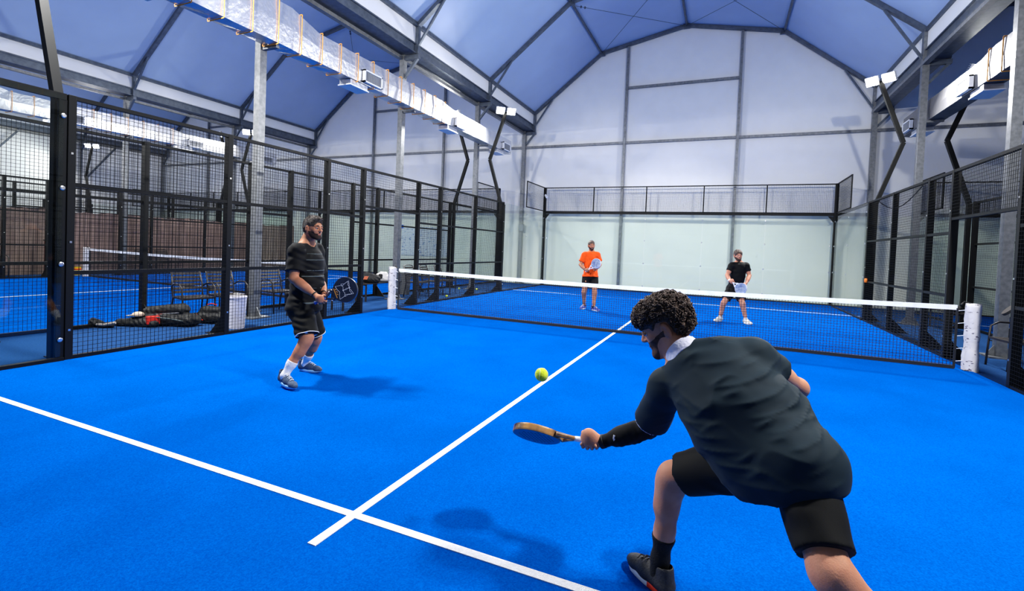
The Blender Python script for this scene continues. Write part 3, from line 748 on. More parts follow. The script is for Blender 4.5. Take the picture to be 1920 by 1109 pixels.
# ================================================================== people
def skin_mat(name, c, c2): return mat(name, c, .6, spec=.3, col2=c2, nscale=14, bump=.12, bscale=180, sub=.15)
M['skin_a'] = skin_mat('tan_skin', srgb(205, 150, 122), srgb(190, 132, 104))
M['skin_b'] = skin_mat('brown_skin', srgb(190, 134, 103), srgb(172, 116, 88))
M['skin_c'] = skin_mat('light_tan_skin', srgb(208, 152, 126), srgb(192, 132, 108))
M['hair'] = mat('dark_brown_hair', srgb(84, 66, 55), .42, noise=.5, nscale=60, bump=.8, bscale=220)
M['hair_grey'] = mat('greying_dark_hair', srgb(110, 98, 88), .55, col2=srgb(52, 44, 40), nscale=55, stretch=(1, 1, 3), bump=.8, bscale=240)
M['beard'] = mat('short_dark_beard', srgb(58, 40, 33), .75, noise=.4, nscale=120, bump=.8, bscale=500)
M['eye'] = mat('eye_white', (.75, .72, .7, 1), .2); M['iris'] = mat('dark_iris', srgb(30, 18, 12), .2); M['lip'] = mat('lip', srgb(165, 98, 88), .45)
M['white_sock'] = mat('white_ribbed_sock', (.82, .82, .82, 1), .9, bump=.5, bscale=120)
M['black_sock'] = mat('black_sock', (.006, .007, .009, 1), .9, bump=.4, bscale=150)
M['white'] = mat('white_rubber', (.85, .86, .88, 1), .5); M['lace'] = mat('white_lace', (.8, .8, .8, 1), .8)
M['black_rubber'] = mat('black_rubber', (.012, .012, .014, 1), .5)
M['shoe_grey'] = mat('slate_blue_knit', srgb(62, 80, 104), .7, noise=.25, nscale=90, bump=.4, bscale=200)
M['sole_blue'] = mat('pale_blue_sole', srgb(150, 200, 235), .5)
M['shoe_black'] = mat('charcoal_mesh_upper', srgb(48, 48, 50), .6, noise=.25, nscale=50, bump=.3, bscale=150)
M['red_orange'] = mat('red_orange_rubber', srgb(232, 70, 36), .5)
M['shoe_purple'] = mat('purple_blue_upper', srgb(78, 86, 160), .6, noise=.2, nscale=60)
M['shoe_white'] = mat('off_white_upper', srgb(222, 218, 205), .6, noise=.1, nscale=60)
def fabric(name, c, c2=None, bump=.06): return mat(name, c, .78, col2=c2, nscale=3 if c2 else 0, bump=bump, bscale=420, sheen=.03, spec=.3)
M['teal_shirt'] = fabric('charcoal_teal_jersey', (.012, .028, .038, 1), (.009, .021, .030, 1))
M['black_cloth'] = fabric('black_jersey', (.0042, .0044, .0046, 1)); M['black_short'] = fabric('black_shorts_cloth', (.0058, .006, .0055, 1))
M['orange_shirt'] = fabric('orange_jersey', srgb(245, 92, 22), srgb(235, 82, 18)); M['band'] = fabric('grey_stripe', srgb(88, 98, 98)); M['black_sleeve'] = fabric('black_compression_sleeve', (.005, .0053, .0056, 1))
M['collar'] = mat('white_collar', srgb(226, 226, 236), .8, col2=srgb(205, 205, 228), nscale=25, bump=.3, bscale=90)
M['band_black'] = mat('black_band', (.008, .008, .008, 1), .6)

def body_prims(J, g):
    """J: joints; g: build factors. Returns dict of primitive lists."""
    lat = nrm(J['SR']-J['SL']); up = nrm(J['N']-J['P']); fr = nrm(np.cross(up, lat)); Rc = np.stack([lat, fr, np.cross(lat, fr)], 1)
    plat = nrm(J['HR']-J['HL']); spine = nrm(J['C']-J['P']); pf = nrm(np.cross(spine, plat)); Rp = np.stack([plat, pf, np.cross(plat, pf)], 1)
    Rm = nrm(lat+plat); fm = nrm(np.cross(up, Rm)); Rmid = np.stack([Rm, fm, np.cross(Rm, fm)], 1)
    w = g.get('w', 1.0); T = []
    T.append(prim_ell(J['P'], (.160*w, .112*w, .120), Rp, .05)); T.append(prim_ell(J['P']*.45+J['C']*.55+fm*(.01+g.get('belly', 0)), (.145*w, (.105+g.get('belly', 0))*w, .15), Rmid, .06))
    T.append(prim_ell(J['C'], (.160*w, .118*w, .185), Rc, .06)); T.append(prim_ell(J['C']+Rc[:, 2]*.08+Rc[:, 1]*.02, (.150*w, .1*w, .12), Rc, .05))
    for s in ('L', 'R'):
        S = J['S'+s]; T.append(prim_cone(J['N']-up*.035, S, .050*w, .052*w, .05)); T.append(prim_ell(S, (.060*w, .058*w, .062*w), None, .03))
        T.append(prim_cone(J['H'+s]-pf*.05, J['H'+s]-pf*.045-spine*.02, .088*w, .085*w, .04))
    neck = [prim_cone(J['N']-up*.03, J['HB'], .060*w, .054*w, .03)]
    for s in ('L', 'R'): neck.append(prim_cone(J['N']*.55+J['HB']*.45, J['N']*.35+J['S'+s]*.65, .034*w, .036*w, .05))
    A = {}; L = {}
    for s in ('L', 'R'):
        S, E, Wr = J['S'+s], J['E'+s], J['W'+s]; a = g.get('arm', 1.0)
        A[s] = [prim_cone(S, E, .050*a, .040*a, .03), prim_cone(S*.6+E*.4, S*.35+E*.65, .048*a, .044*a, .03), prim_cone(E, E*.35+Wr*.65, .0415*a, .035*a, .02), prim_cone(E*.72+Wr*.28, E*.5+Wr*.5, .0425*a, .038*a, .03), prim_cone(E*.4+Wr*.6, Wr, .034*a, .0255*a, .02)]
        H, K, An = J['H'+s], J['K'+s], J['A'+s]; b = g.get('leg', 1.0)
        kf = nrm(J['KF'+s]) if 'KF'+s in J else nrm(np.cross(np.cross(K-H, An-K), An-H)+1e-6*pf)
        L[s] = [prim_cone(H, K, .088*b, .056*b, .03), prim_cone(H*.7+K*.3, H*.45+K*.55, .086*b, .074*b, .03), prim_cone(K+kf*.004, K+(An-K)*.08+kf*.008, .053*b, .048*b, .03),
                prim_cone(K, K*.3+An*.7, .050*b, .040*b, .03), prim_cone(K*.86+An*.14-kf*.018, K*.6+An*.4-kf*.020, .047*b, .043*b, .04), prim_cone(K*.35+An*.65, An, .037*b, .031*b, .03),
                prim_cone(An, J['G'+s]+J['U'+s]*.045+J['F'+s]*.012, .034*b, .032, .02)]
    return dict(T=T, neck=neck, A=A, L=L, Rc=Rc, Rp=Rp, up=up, lat=lat, fr=fr, pf=pf, plat=plat, spine=spine)
def person(spec):
    J, g = spec['J'], spec.get('g', {}); base = spec['base']; nm = spec['label']; h = spec.get('h', .006)
    t = thing('person', nm, 'person', tuple(base), 0, spec.get('group'))
    B = body_prims(J, g); sk = spec['skin']
    # ---- body: one continuous skin figure
    HP, HS, HR, HT = head_prims(J['HC'], J['HF'], J['HU'], spec.get('hs', 1.0))
    pr = B['T']+B['neck']+B['A']['L']+B['A']['R']+B['L']['L']+B['L']['R']+HP+spec['hands']
    lo = np.min([p['lo'] for p in pr], 0)-.03; hi = np.max([p['hi'] for p in pr], 0)+.03
    parts = []
    hb = HP+B['neck']
    f = Field(hb, spec.get('hh', .0035)); 
    for p in HS: f.op(p, sub=True)
    f.cut(J['N']+(J['HB']-J['N'])*.0, J['N']-J['HB']); parts.append(f.mesh())
    f = Field(B['T']+B['neck']+B['A']['L']+B['A']['R']+B['L']['L']+B['L']['R'], h, off=0)
    # keep the torso slightly inside the clothes
    parts.append(f.mesh())
    for hp in spec['handsets']:
        parts.append(Field(hp, spec.get('hh', .0035), pad=.015).mesh(1))
    sdf_obj('body', parts, sk, t)
    # ---- eyes
    e0 = np.array(base); hs = spec.get('hs', 1.0)
    for s in (-1, 1):
        b = MB(); c = HT(s*.031, .078, .004)-e0
        b.lathe([(.0005, -.0125*hs)]+[(.0125*hs*math.cos(a), .0125*hs*math.sin(a)) for a in np.linspace(-1.4, 1.4, 9)]+[(.0005, .0125*hs)], tuple(c), 14); b.build('eye', M['eye'], t, smooth=True)
        b = MB(); c = HT(s*.031, .0865, -.001)-e0; b.lathe([(.0005, -.006*hs)]+[(.006*hs*math.cos(a), .006*hs*math.sin(a)) for a in np.linspace(-1.4, 1.4, 5)]+[(.0005, .006*hs)], tuple(c), 10); b.build('iris', M['iris'], t, smooth=True)
        b = MB(); b.tube([HT(s*.014, .098, .026)-e0, HT(s*.030, .096, .031)-e0, HT(s*.050, .080, .026)-e0], .004*hs, 6, rs=[.004*hs, .0045*hs, .002*hs]); b.build('eyebrow', M['hair'], t, smooth=True)
        b = MB(); b.tube([HT(s*.016, .087, .008)-e0, HT(s*.031, .0915, .0095)-e0, HT(s*.046, .081, .006)-e0], .0058*hs, 6); b.build('eyelid', sk, t, smooth=True)
    b = MB(); b.tube([HT(-.021, .085, -.062)-e0, HT(-.008, .0915, -.0595)-e0, HT(.008, .0915, -.0595)-e0, HT(.021, .085, -.062)-e0], .005*hs, 8, rs=[.002*hs, .0055*hs, .0055*hs, .002*hs]); b.tube([HT(-.018, .085, -.066)-e0, HT(0, .0915, -.070)-e0, HT(.018, .085, -.066)-e0], .005*hs, 8, rs=[.002*hs, .006*hs, .002*hs]); b.build('lips', M['lip'], t, smooth=True)
    # ---- beard
    if spec.get('beard'):
        th = spec['beard']; f = Field([p for p in HP if p is not None], .0035*max(1, spec.get('hh', .0035)/.0035), off=th)
        u, fd, lt = HR[:, 2], HR[:, 1], HR[:, 0]
        f.cut(HT(0, .09, -.038), u+fd*spec.get('bslope', .15)); f.cut(HT(0, -.004, 0), -fd-u*.15); f.cut(HT(0, .1055, 0), fd); f.cut(HT(0, 0, -.124), -u)
        f.op(prim_ell(HT(0, .098, -.063), (.021*hs, .03*hs, .0085*hs), HR, .003), sub=True)
        for s in (-1, 1) if not spec.get('full') else (): f.op(prim_ell(HT(s*.034, .085, -.034), (.024*hs, .034*hs, .020*hs), HR, .006), sub=True); f.op(prim_ell(HT(s*.080, -.010, -.006), (.016*hs, .012*hs, .034*hs), HR, .003), sub=True)
        f.op(prim_ell(HT(0, .10, -.025), (.022*hs, .03*hs, .013*hs), HR, .003), sub=True)
        sdf_obj('beard', [f.mesh()], spec.get('beardmat', M['beard']), t)
    # ---- shirt
    sh = spec['shirt']; off = sh.get('off', .016)
    Rc, Rp = B['Rc'], B['Rp']
    SP = [dict(p) for p in B['T'] if True]
    hemn = sh.get('hemn', -B['spine']); hemp = J['P']-B['spine']*sh.get('hem', .12)
    SP.append(prim_ell(J['P']-B['spine']*.05+B['pf']*.0, (.172*g.get('w', 1), (.132+g.get('belly', 0)*.6)*g.get('w', 1), .15), Rp, .05))
    SP.append(prim_cone(J['C']-B['spine']*.02, J['P']-B['spine']*.06, .108*g.get('w', 1), .112*g.get('w', 1)+g.get('belly', 0)*.5, .05, (B['lat'], 1.28)))
    SP += sh.get('extra', []); SL_ = []
    for s in ('L', 'R'):
        S, E = J['S'+s], J['E'+s]; q = S+(E-S)*(sh.get('sleeve'+s, sh.get('sleeve', .62))+.03)
        SL_.append((s, [prim_cone(S, q, .056*sh.get('sw', 1), .058*sh.get('sw', 1)*sh.get('flare', 1.08), .045)]))
    f = Field(SP+[p for _, q in SL_ for p in q], h, off=off, pad=.05); hi_ = f.lo+f.h*(f.n-1); f.d[:] = .5
    for p in SP: f.op(p, off)
    f.cut(hemp, hemn)
    for s, pl in SL_:
        S, E = J['S'+s], J['E'+s]; d = nrm(E-S); q = S+(E-S)*sh.get('sleeve'+s, sh.get('sleeve', .62))
        f2 = Field(pl, h, off=off, lo=f.lo, hi=hi_); f2.cut(q, d); f2.d = f2.d[:f.n[0], :f.n[1], :f.n[2]]; kk = .035
        hh_ = np.clip(.5+.5*(f2.d-f.d)/kk, 0, 1); f.d = f2.d+(f.d-f2.d)*hh_-kk*hh_*(1-hh_)
    if 'fold' in sh: f.disp(sh['fold'])
    nr = sh.get('neckr', .066); nn = nrm(J['HB']-J['N'])
    f.op(prim_cone(J['N']+nn*.012+B['fr']*sh.get('vneck', .02), J['N']+nn*.12+B['fr']*.02, nr, nr*1.1, .004), sub=True)
    so = sdf_obj('shirt', [f.mesh()], sh['mat'], t)
    # collar ring / neck trim
    # ---- shorts
    st = spec['shorts']; SQ = []; LG = []
    SQ.append(prim_ell(J['P'], (.162*g.get('w', 1), .122*g.get('w', 1), .125), Rp, .04))
    for s in ('L', 'R'):
        H, K = J['H'+s], J['K'+s]; q = H+(K-H)*st.get('len', .8); LG.append((s, q, prim_cone(H-B['pf']*.01, q+(K-H)*.04, .096*g.get('leg', 1), .074*g.get('leg', 1)*st.get('flare', 1.12), .03))); SQ.append(prim_cone(H-B['pf']*.05, H-B['pf']*.045-B['spine']*.02, .09, .088, .04))
    f = Field(SQ+[p for _, _, p in LG], h, off=st.get('off', .012), pad=.04); hi_ = f.lo+f.h*(f.n-1); f.d[:] = .5
    for p in SQ: f.op(p, st.get('off', .012))
    for s, q, p in LG:
        f2 = Field([p], h, off=st.get('off', .012), lo=f.lo, hi=hi_); f2.cut(q, nrm(J['K'+s]-J['H'+s])); f2.d = f2.d[:f.n[0], :f.n[1], :f.n[2]]; kk = .025
        hh_ = np.clip(.5+.5*(f2.d-f.d)/kk, 0, 1); f.d = f2.d+(f.d-f2.d)*hh_-kk*hh_*(1-hh_)
    if 'fold' in st: f.disp(st['fold'])
    sh_o = sdf_obj('shorts', [f.mesh()], st['mat'], t)
    # ---- socks, shoes
    for s in ('L', 'R'):
        K, An, F = J['K'+s], J['A'+s], J['F'+s]; d = nrm(K-An); sk_ = spec['sock']; q = An+d*sk_['h']
        LP = [dict(p) for p in B['L'][s][3:]]; f = Field(LP, .004*max(1, h/.006), off=.0045); f.cut(q, d); f.cut(K+(An-K)*.3, d); sdf_obj('sock', [f.mesh()], sk_['mat'], t)
        shoe(t, J['G'+s], J['F'+s], J['U'+s], spec['shoe'], s=spec.get('ss', 1.0))
    return t, B, HT, HR, so
def stripe_band(parent, prims, off, pt, n, half, mt, name='shirt_stripe', h=.005, keep=None, fold=None):
    f = Field(prims, h, off=off, pad=.02)
    if fold: f.disp(fold)
    f.cut(pt+nrm(n)*half, n); f.cut(pt-nrm(n)*half, -np.asarray(n))
    if keep is not None:
        for p, nn in keep: f.cut(p, nn)
    return sdf_obj(name, [f.mesh(0)], mt, parent)
def scalp_hair(parent, HT, HR, prims_fn, mt, h=.004, curls=None, name='hair'):
    f = Field(prims_fn['add'], h)
    for p in prims_fn.get('sub', []): f.op(p, sub=True)
    if 'disp' in prims_fn: f.disp(prims_fn['disp'])
    for p, n in prims_fn.get('cuts', []): f.cut(p, n)
    v, F = f.mesh(1)
    parts = [(v, F)]
    if curls:
        r = np.random.default_rng(curls.get('seed', 1)); n = curls['n']; pick = r.choice(len(v), n*4); cen = v.mean(0)
        cv = []; cf = []; off = 0; cnt = 0
        for i in pick:
            p = v[i]
            if not curls['ok'](p): continue
            cnt += 1
            if cnt > n: break
            out = nrm(p-cen+r.normal(size=3)*.02); R0 = curls['r']*r.uniform(.7, 1.35); turns = r.uniform(1.1, 1.9); m = 13; ax = nrm(out*.55+r.normal(size=3)*.55)
            a1 = nrm(np.cross(ax, out+r.normal(size=3)*.3)); a2 = np.cross(ax, a1); ph = r.uniform(0, 6.28); w = curls['w']*r.uniform(.8, 1.25)
            pts = [p+out*R0*.35+ax*(R0*.9*(j/m-.4))+(a1*math.cos(ph+turns*2*PI*j/m)+a2*math.sin(ph+turns*2*PI*j/m))*R0*(1-.35*j/m) for j in range(m+1)]
            k = 5; u = out
            for j, q in enumerate(pts):
                d = nrm(pts[min(j+1, m)]-pts[max(j-1, 0)]); x = nrm(np.cross(d, u)); u = np.cross(x, d); rr = w*(1 if j < m-2 else .6)
                for e in range(k): th = 2*PI*e/k; cv.append(q+x*math.cos(th)*rr+u*math.sin(th)*rr)
            for j in range(m):
                for e in range(k): cf.append((off+j*k+e, off+j*k+(e+1) % k, off+(j+1)*k+(e+1) % k, off+(j+1)*k+e))
            off += (m+1)*k
        parts.append((np.array(cv), np.array(cf)))
    return sdf_obj(name, parts, mt, parent)
def _nop(): pass
def wrist_band(parent, Wr, E, mt, off=.03, r=.031, w=.012, name='wristband'):
    d = nrm(E-Wr); c = Wr+d*off; f = Field([prim_cone(c-d*w, c+d*w, r, r, .003)], .003); f.cut(c+d*w, d); f.cut(c-d*w, -d); return sdf_obj(name, [f.mesh(1)], mt, parent)
# ---------------- foreground player (seen from behind, lunging)
J = {}
J['P'] = W(1448, 852, 1.80); J['C'] = W(1352, 735, 1.98); J['N'] = W(1288, 668, 2.08)
J['HB'] = W(1262, 640, 2.15); J['HC'] = W(1245, 612, 2.17)
J['HF'] = nrm(-CR*.86+CF*.40-CU*.45); J['HU'] = nrm(CU*.85-CR*.30+CF*.05)
J['SL'] = W(1252, 728, 2.14); J['SR'] = W(1412, 672, 1.99)
J['EL'] = W(1214, 804, 2.31); J['WL'] = W(1128, 829, 2.40)
J['ER'] = W(1496, 728, 2.12); J['WR'] = W(1418, 780, 2.24)
J['HL'] = W(1412, 868, 1.86); J['HR'] = W(1502, 880, 1.74)
J['KL'] = W(1262, 893, 2.10); J['AL'] = W(1238, 1048, 2.14)
J['KR'] = W(1556, 1072, 1.52); J['AR'] = W(1720, 1235, 1.42)
J['FL'] = nrm(V3(*(W(1180, 1060, 2.35)-W(1248, 1096, 2.12)))*V3(1, 1, 0)); J['FR'] = nrm(V3(-.75, .6, -.35))
J['UL'] = V3(0, 0, 1); J['UR'] = nrm(V3(-.30, .12, .95)); J['UR'] = nrm(J['UR']-J['FR']*(J['UR']@J['FR']))
J['GL'] = J['AL']*V3(1, 1, 0)+V3(0, 0, .014)-J['FL']*.0; J['AL'][2] = max(J['AL'][2], .10)
J['GR'] = J['AR']-J['UR']*.085
for a, b in (('SL', 'EL'), ('EL', 'WL'), ('SR', 'ER'), ('ER', 'WR'), ('HL', 'KL'), ('KL', 'AL'), ('HR', 'KR'), ('KR', 'AR'), ('P', 'N'), ('SL', 'SR')): print('hero', a, b, round(float(np.linalg.norm(J[a]-J[b])), 3))
print('ankles', J['AL'], J['AR'], 'pelvis', J['P'])
gc = W(1107, 827, 2.42); hax = nrm(W(1030, 817, 2.52)-gc)
view = nrm(gc-CP)
wv = nrm(-view*.95+CU*.28); rn = nrm(np.cross(hax, wv))
hn = nrm(CF*.55-CU*.2); hn = nrm(hn-hax*(hn@hax)); hd = nrm(np.cross(hax, hn)); hd = hd if hd@CU < 0 else -hd
LH = hand_grip(gc, hax, hn, hd, J['WL'], 1, 1.0)
RH = hand_open(J['WR'], nrm(J['WR']-J['ER']), CF, 1, .7)
foldsh = fold_noise(.006, [(CU*.9-CR*.42, .16), (CU*.8-CR*.55, .23)], 4)
fr_ = fold_ridge(.0075, [(CU*.9-CR*.45, .075), (CU*.93-CR*.3, .055), (CU*.85-CR*.5, .11)], 6, W(1400, 790, 1.8), .42)
def shfold(X, Y, Z):
    return foldsh(X, Y, Z)+fr_(X, Y, Z)
spec = dict(label='person seen from behind lunging low in a dark teal shirt and black shorts', J=J, base=(float(J['P'][0]), float(J['P'][1]), 0.0), skin=M['skin_a'], hands=[], handsets=[LH, RH], h=.006, hh=.003,
            g=dict(w=1.08, arm=1.0, leg=1.02), hs=1.0, beard=.0012, beardmat=mat('soft_brown_beard', srgb(104, 74, 60), .8, noise=.3, nscale=90, bump=.8, bscale=500), bslope=.40, full=True,
            shirt=dict(mat=M['teal_shirt'], off=.014, hem=.155, hemn=nrm(-CU*.93+CR*.2-CF*.25), sleeve=.80, sleeveR=.40, sw=1.04, flare=1.1, extra=[prim_ell(W(1400, 795, 1.90), (.19, .13, .17), np.stack([CR, CF, CU], 1), .08), prim_cone(W(1455, 770, 1.90), W(1474, 862, 1.77), .082, .092, .08)], fold=shfold, vneck=0, neckr=.062), shorts=dict(mat=M['black_short'], len=.84, off=.009, flare=1.02, fold=fold_noise(.006, [(CU, .09), (CR+CU, .12)], 9)),
            sock=dict(h=.105, mat=M['black_sock']), shoe=[M['shoe_black'], M['white'], M['band_black'], M['red_orange']])
hero, HB_, HT, HR, so = person(spec)
# curly hair
R = HR
hp = dict(add=[prim_ell(HT(0, -.022, .050), (.092, .112, .090), R, .03), prim_ell(HT(0, -.065, .005), (.080, .062, .085), R, .03), prim_ell(HT(0, .055, .075), (.075, .05, .045), R, .03)],
          sub=[prim_ell(HT(0, .12, -.045), (.10, .075, .09), R, .01), prim_ell(HT(.09, .0, -.014), (.040, .044, .054), R, .01), prim_ell(HT(-.09, .0, -.014), (.040, .044, .054), R, .01)],
          cuts=[(HT(0, -.05, -.078), -R[:, 2]*.9-R[:, 1]*.25)], disp=fold_noise(.010, [(V3(1, 0, 0), .035), (V3(0, 1, 0), .03), (V3(0, 0, 1), .033)], 2))
zc = HT(0, 0, -.03)
scalp_hair(hero, HT, HR, hp, M['hair'], .004, dict(n=1500, r=.0095, w=.0023, ok=lambda p: ((p-HT(0, 0, .046 if abs((p-zc)@R[:, 0]) > .055 and (p-zc)@R[:, 1] > -.05 else .03))@R[:, 2] > 0) or (((p-HT(0, 0, -.045))@R[:, 2] > 0) and ((p-HT(0, -.045, 0))@R[:, 1] < 0)), seed=3))
# white collar
nn = nrm(J['HB']-J['N']); cc = J['N']+nn*.022
f = Field([prim_cone(J['N']-nn*.03, J['N']+nn*.055, .082, .074, .004)], .0035); f.op(prim_cone(J['N']-nn*.1, J['N']+nn*.15, .072, .064, .004), sub=True); f.cut(J['N']+nn*.045-HB_['fr']*0, nn); f.cut(J['N']-nn*.01, -nn)
sdf_obj('shirt_collar', [f.mesh(1)], M['collar'], hero)
# compression sleeve on the racket arm
f = Field(HB_['A']['L'], .0045, off=.0035); d1 = nrm(J['WL']-J['EL']); f.cut(J['WL']-d1*.012, d1); d2 = nrm(J['SL']-J['EL']); f.cut(J['EL']+d2*.2, d2)
f.disp(fold_noise(.0025, [(d1, .03), (d1+d2, .045)], 5)); sl = sdf_obj('arm_sleeve', [f.mesh(1)], M['black_sleeve'], hero)
ws = wrist_band(hero, J['WL'], J['EL'], M['band_black'], .004, .0335, .012)
# white trim inside the left cuff
S, E = J['SL'], J['EL']; d = nrm(E-S); q = S+(E-S)*.80
f = Field([prim_cone(q-d*.03, q+d*.012, .073, .073, .003)], .004); f.cut(q+d*.009, d); f.cut(q-d*.03, -d); sdf_obj('cuff_trim', [f.mesh(0)], M['collar'], hero)
# small white marks on the clothes: swoosh-like leaf on the sleeve
def decal(parent, pts, n, mt, name, th=.002):
    b = MB(); L0 = np.array(parent_loc(parent)); b.prism([tuple(p-L0) for p in pts], tuple(nrm(n)*th)); return b.build(name, mt, parent)
c = W(1151, 822, 2.33); decal(hero, [c+CU*.016-CR*.002, c+CU*.012+CR*.006, c+CR*.001+CU*.002, c-CU*.006+CR*.005, c-CU*.014-CR*.001, c-CU*.002-CR*.005], -CF, M['white'], 'sleeve_mark', .003)
tR, hdR = racket('padel racket with white grip and orange rim held by the lunging player', gc-hax*.04, hax, rn, [M['white'], mat('yellow_orange_rim', srgb(214, 160, 92), .35, col2=srgb(60, 52, 60), nscale=11), mat('dark_navy_face', srgb(22, 34, 78), .3, col2=srgb(34, 50, 110), nscale=9)])
# ball in flight
b = MB()
ball = thing('padel_ball', 'bright yellow ball in the air just above the centre line', 'ball', tuple(W(1015.5, 703, 2.45)))
M['ball'] = mat('yellow_felt', srgb(222, 240, 60), .9, noise=.1, nscale=60, bump=.5, bscale=200, sheen=.5); M['seam'] = mat('ball_seam', srgb(235, 235, 215), .7)
def ball_mesh(parent, r=.0335):
    b = MB(); b.lathe([(.0004, -r)]+[(r*math.cos(a), r*math.sin(a)) for a in np.linspace(-1.5, 1.5, 17)]+[(.0004, r)], k=28); o = b.build('felt', M['ball'], parent, smooth=True)
    s = MB(); P = []
    for i in range(49):
        t = 2*PI*i/48; a = .44; v = nrm(V3(math.cos(t)+a*math.cos(3*t), math.sin(t)-a*math.sin(3*t), 2*math.sqrt(a)*math.sin(2*t)))*(r+.0002); P.append(tuple(v))
    s.tube(P, .0011, 5, caps=False); s.build('seam', M['seam'], parent); return o
ball_mesh(ball)
# ---------------- standing player on the left
J = {}
J['HC'] = W(588, 428.5, 5.10); J['HB'] = W(580, 443, 5.13); J['N'] = W(575, 455, 5.14); J['HF'] = nrm(CR*.90-CF*.42-CU*.06); J['HU'] = nrm(CU+CR*.03)
J['SR'] = W(556, 472, 4.98); J['SL'] = W(593, 471, 5.30); J['C'] = W(576, 503, 5.14); J['P'] = W(571, 572, 5.15)
J['ER'] = W(551, 523, 4.92); J['WR'] = W(591, 554, 4.86); J['EL'] = W(600, 528, 5.34); J['WL'] = W(608, 553, 5.06)
J['HR'] = W(568, 580, 5.05); J['HL'] = W(577, 578, 5.24); J['KR'] = W(576, 633, 4.95); J['KL'] = W(592, 632, 5.32)
J['AR'] = W(534, 692, 4.87); J['AL'] = W(572, 684, 5.50)
J['FR'] = nrm(W(548, 722, 4.70)-W(512, 704, 4.88)); J['FL'] = nrm(V3(*(CR*.97-CF*.2))*V3(1, 1, 0))
J['UR'] = nrm(V3(0, 0, 1)-J['FR']*J['FR'][2]); J['UL'] = V3(0, 0, 1)
J['GR'] = J['AR']-J['UR']*.088; J['GL'] = J['AL']*V3(1, 1, 0)+V3(0, 0, .014); J['AL'][2] = .10
dz = (J['GR']+J['FR']*.19)[2]-.022; J['GR'][2] -= dz; J['AR'][2] -= dz
for a, b in (('SL', 'EL'), ('EL', 'WL'), ('SR', 'ER'), ('ER', 'WR'), ('HL', 'KL'), ('KL', 'AL'), ('HR', 'KR'), ('KR', 'AR'), ('P', 'N'), ('SL', 'SR')): print('left', a, b, round(float(np.linalg.norm(J[a]-J[b])), 3))
print('left z', {k: round(float(J[k][2]), 2) for k in ('HC', 'N', 'P', 'KR', 'AR', 'AL', 'GR')}, dz)
gc = W(603, 563, 4.83); hax = nrm(W(650, 543, 4.83)-gc); view = nrm(gc-CP)
hn = nrm(CF); hn = nrm(hn-hax*(hn@hax)); hd = nrm(np.cross(hax, hn)); hd = hd if hd@CU < 0 else -hd
RH = hand_grip(gc, hax, hn, hd, J['WR'], 1, 1.0)
LHd = nrm(W(622, 560, 4.86)-J['WL']); LH = hand_open(J['WL'], LHd, -CF*.6+CR*.2+CU*.2, 1, .9)
fold2 = fold_noise(.009, [(CU, .10), (CU*.9+CR*.4, .07), (CR*.4-CU*.9, .14)], 8)
spec = dict(label='bearded person standing at the left in a black shirt with grey stripes and white socks', J=J, base=(-2.3, -5.1, 0.0), skin=M['skin_b'], hands=[], handsets=[RH, LH], h=.006, hh=.0032,
            g=dict(w=1.10, belly=.022, arm=1.08, leg=1.08), hs=.96, beard=.0012, bslope=.1,
            shirt=dict(mat=M['black_cloth'], off=.013, hem=.05, sleeve=.72, sw=1.12, flare=1.12, fold=fold2, vneck=.035, neckr=.070), shorts=dict(mat=M['black_short'], len=.93, off=.016, flare=1.2, fold=fold_noise(.008, [(CU, .07), (CR+CU, .10)], 12)),
            sock=dict(h=.155, mat=M['white_sock']), shoe=[M['shoe_grey'], M['sole_blue'], M['lace']])
man, B2, HT, HR, so = person(spec)
R = HR
hp = dict(add=[prim_ell(HT(0, -.016, .042), (.079, .102, .094), R, .02), prim_ell(HT(0, -.06, .0), (.070, .052, .075), R, .03), prim_ell(HT(0, .05, .098), (.055, .045, .028), R, .02)],
          sub=[prim_ell(HT(0, .115, -.022), (.088, .070, .096), R, .012), prim_ell(HT(.085, .004, -.026), (.03, .034, .048), R, .01), prim_ell(HT(-.085, .004, -.026), (.03, .034, .048), R, .01)],
          cuts=[(HT(0, -.05, -.055), -R[:, 2]*.9-R[:, 1]*.25)], disp=fold_noise(.004, [(R[:, 0], .02), (R[:, 0]+R[:, 2], .016), (R[:, 2], .022)], 2))
zc2 = HT(0, 0, .02)
scalp_hair(man, HT, HR, hp, M['hair_grey'], .0035, dict(n=700, r=.0042, w=.0011, ok=lambda p: (p-zc2)@R[:, 2] > 0 or (p-zc2)@R[:, 1] < -.05, seed=8))
# chest and back stripes
SPb = [dict(p) for p in B2['T']]
fr2 = B2['fr']; up2 = B2['up']
SPb.append(prim_ell(J['P']-B2['spine']*.05, (.172*1.1, (.132+.0132)*1.1, .15), B2['Rp'], .05))
SPb.append(prim_cone(J['C']-B2['spine']*.02, J['P']-B2['spine']*.06, .108*1.1, .112*1.1+.011, .05, (B2['lat'], 1.28)))
def split_keep(y):  # keep clear of the sleeve on the near side
    return [(J['SR']*.55+J['SL']*.45+fr2*.02, -fr2)]
for (u, v, hw) in ((596, 477, .004), (592, 488, .0045), (590, 508, .005), (590, 519, .006), (588, 541, .004)):
    p = W(u, v, 5.0); stripe_band(man, SPb, .0150, p, up2, hw, M['band'], keep=[(J['SR']+fr2*.075 if v > 482 else J['SR']+fr2*.03, -fr2)], fold=fold2)
for v, hw in ((569, .010),):
    p = W(575, v, 5.0); stripe_band(man, SPb, .0145, p, up2, hw, M['band'], name='hem_stripe', keep=[(J['P'], -fr2*.5-B2['lat']*-.2)], fold=fold2)
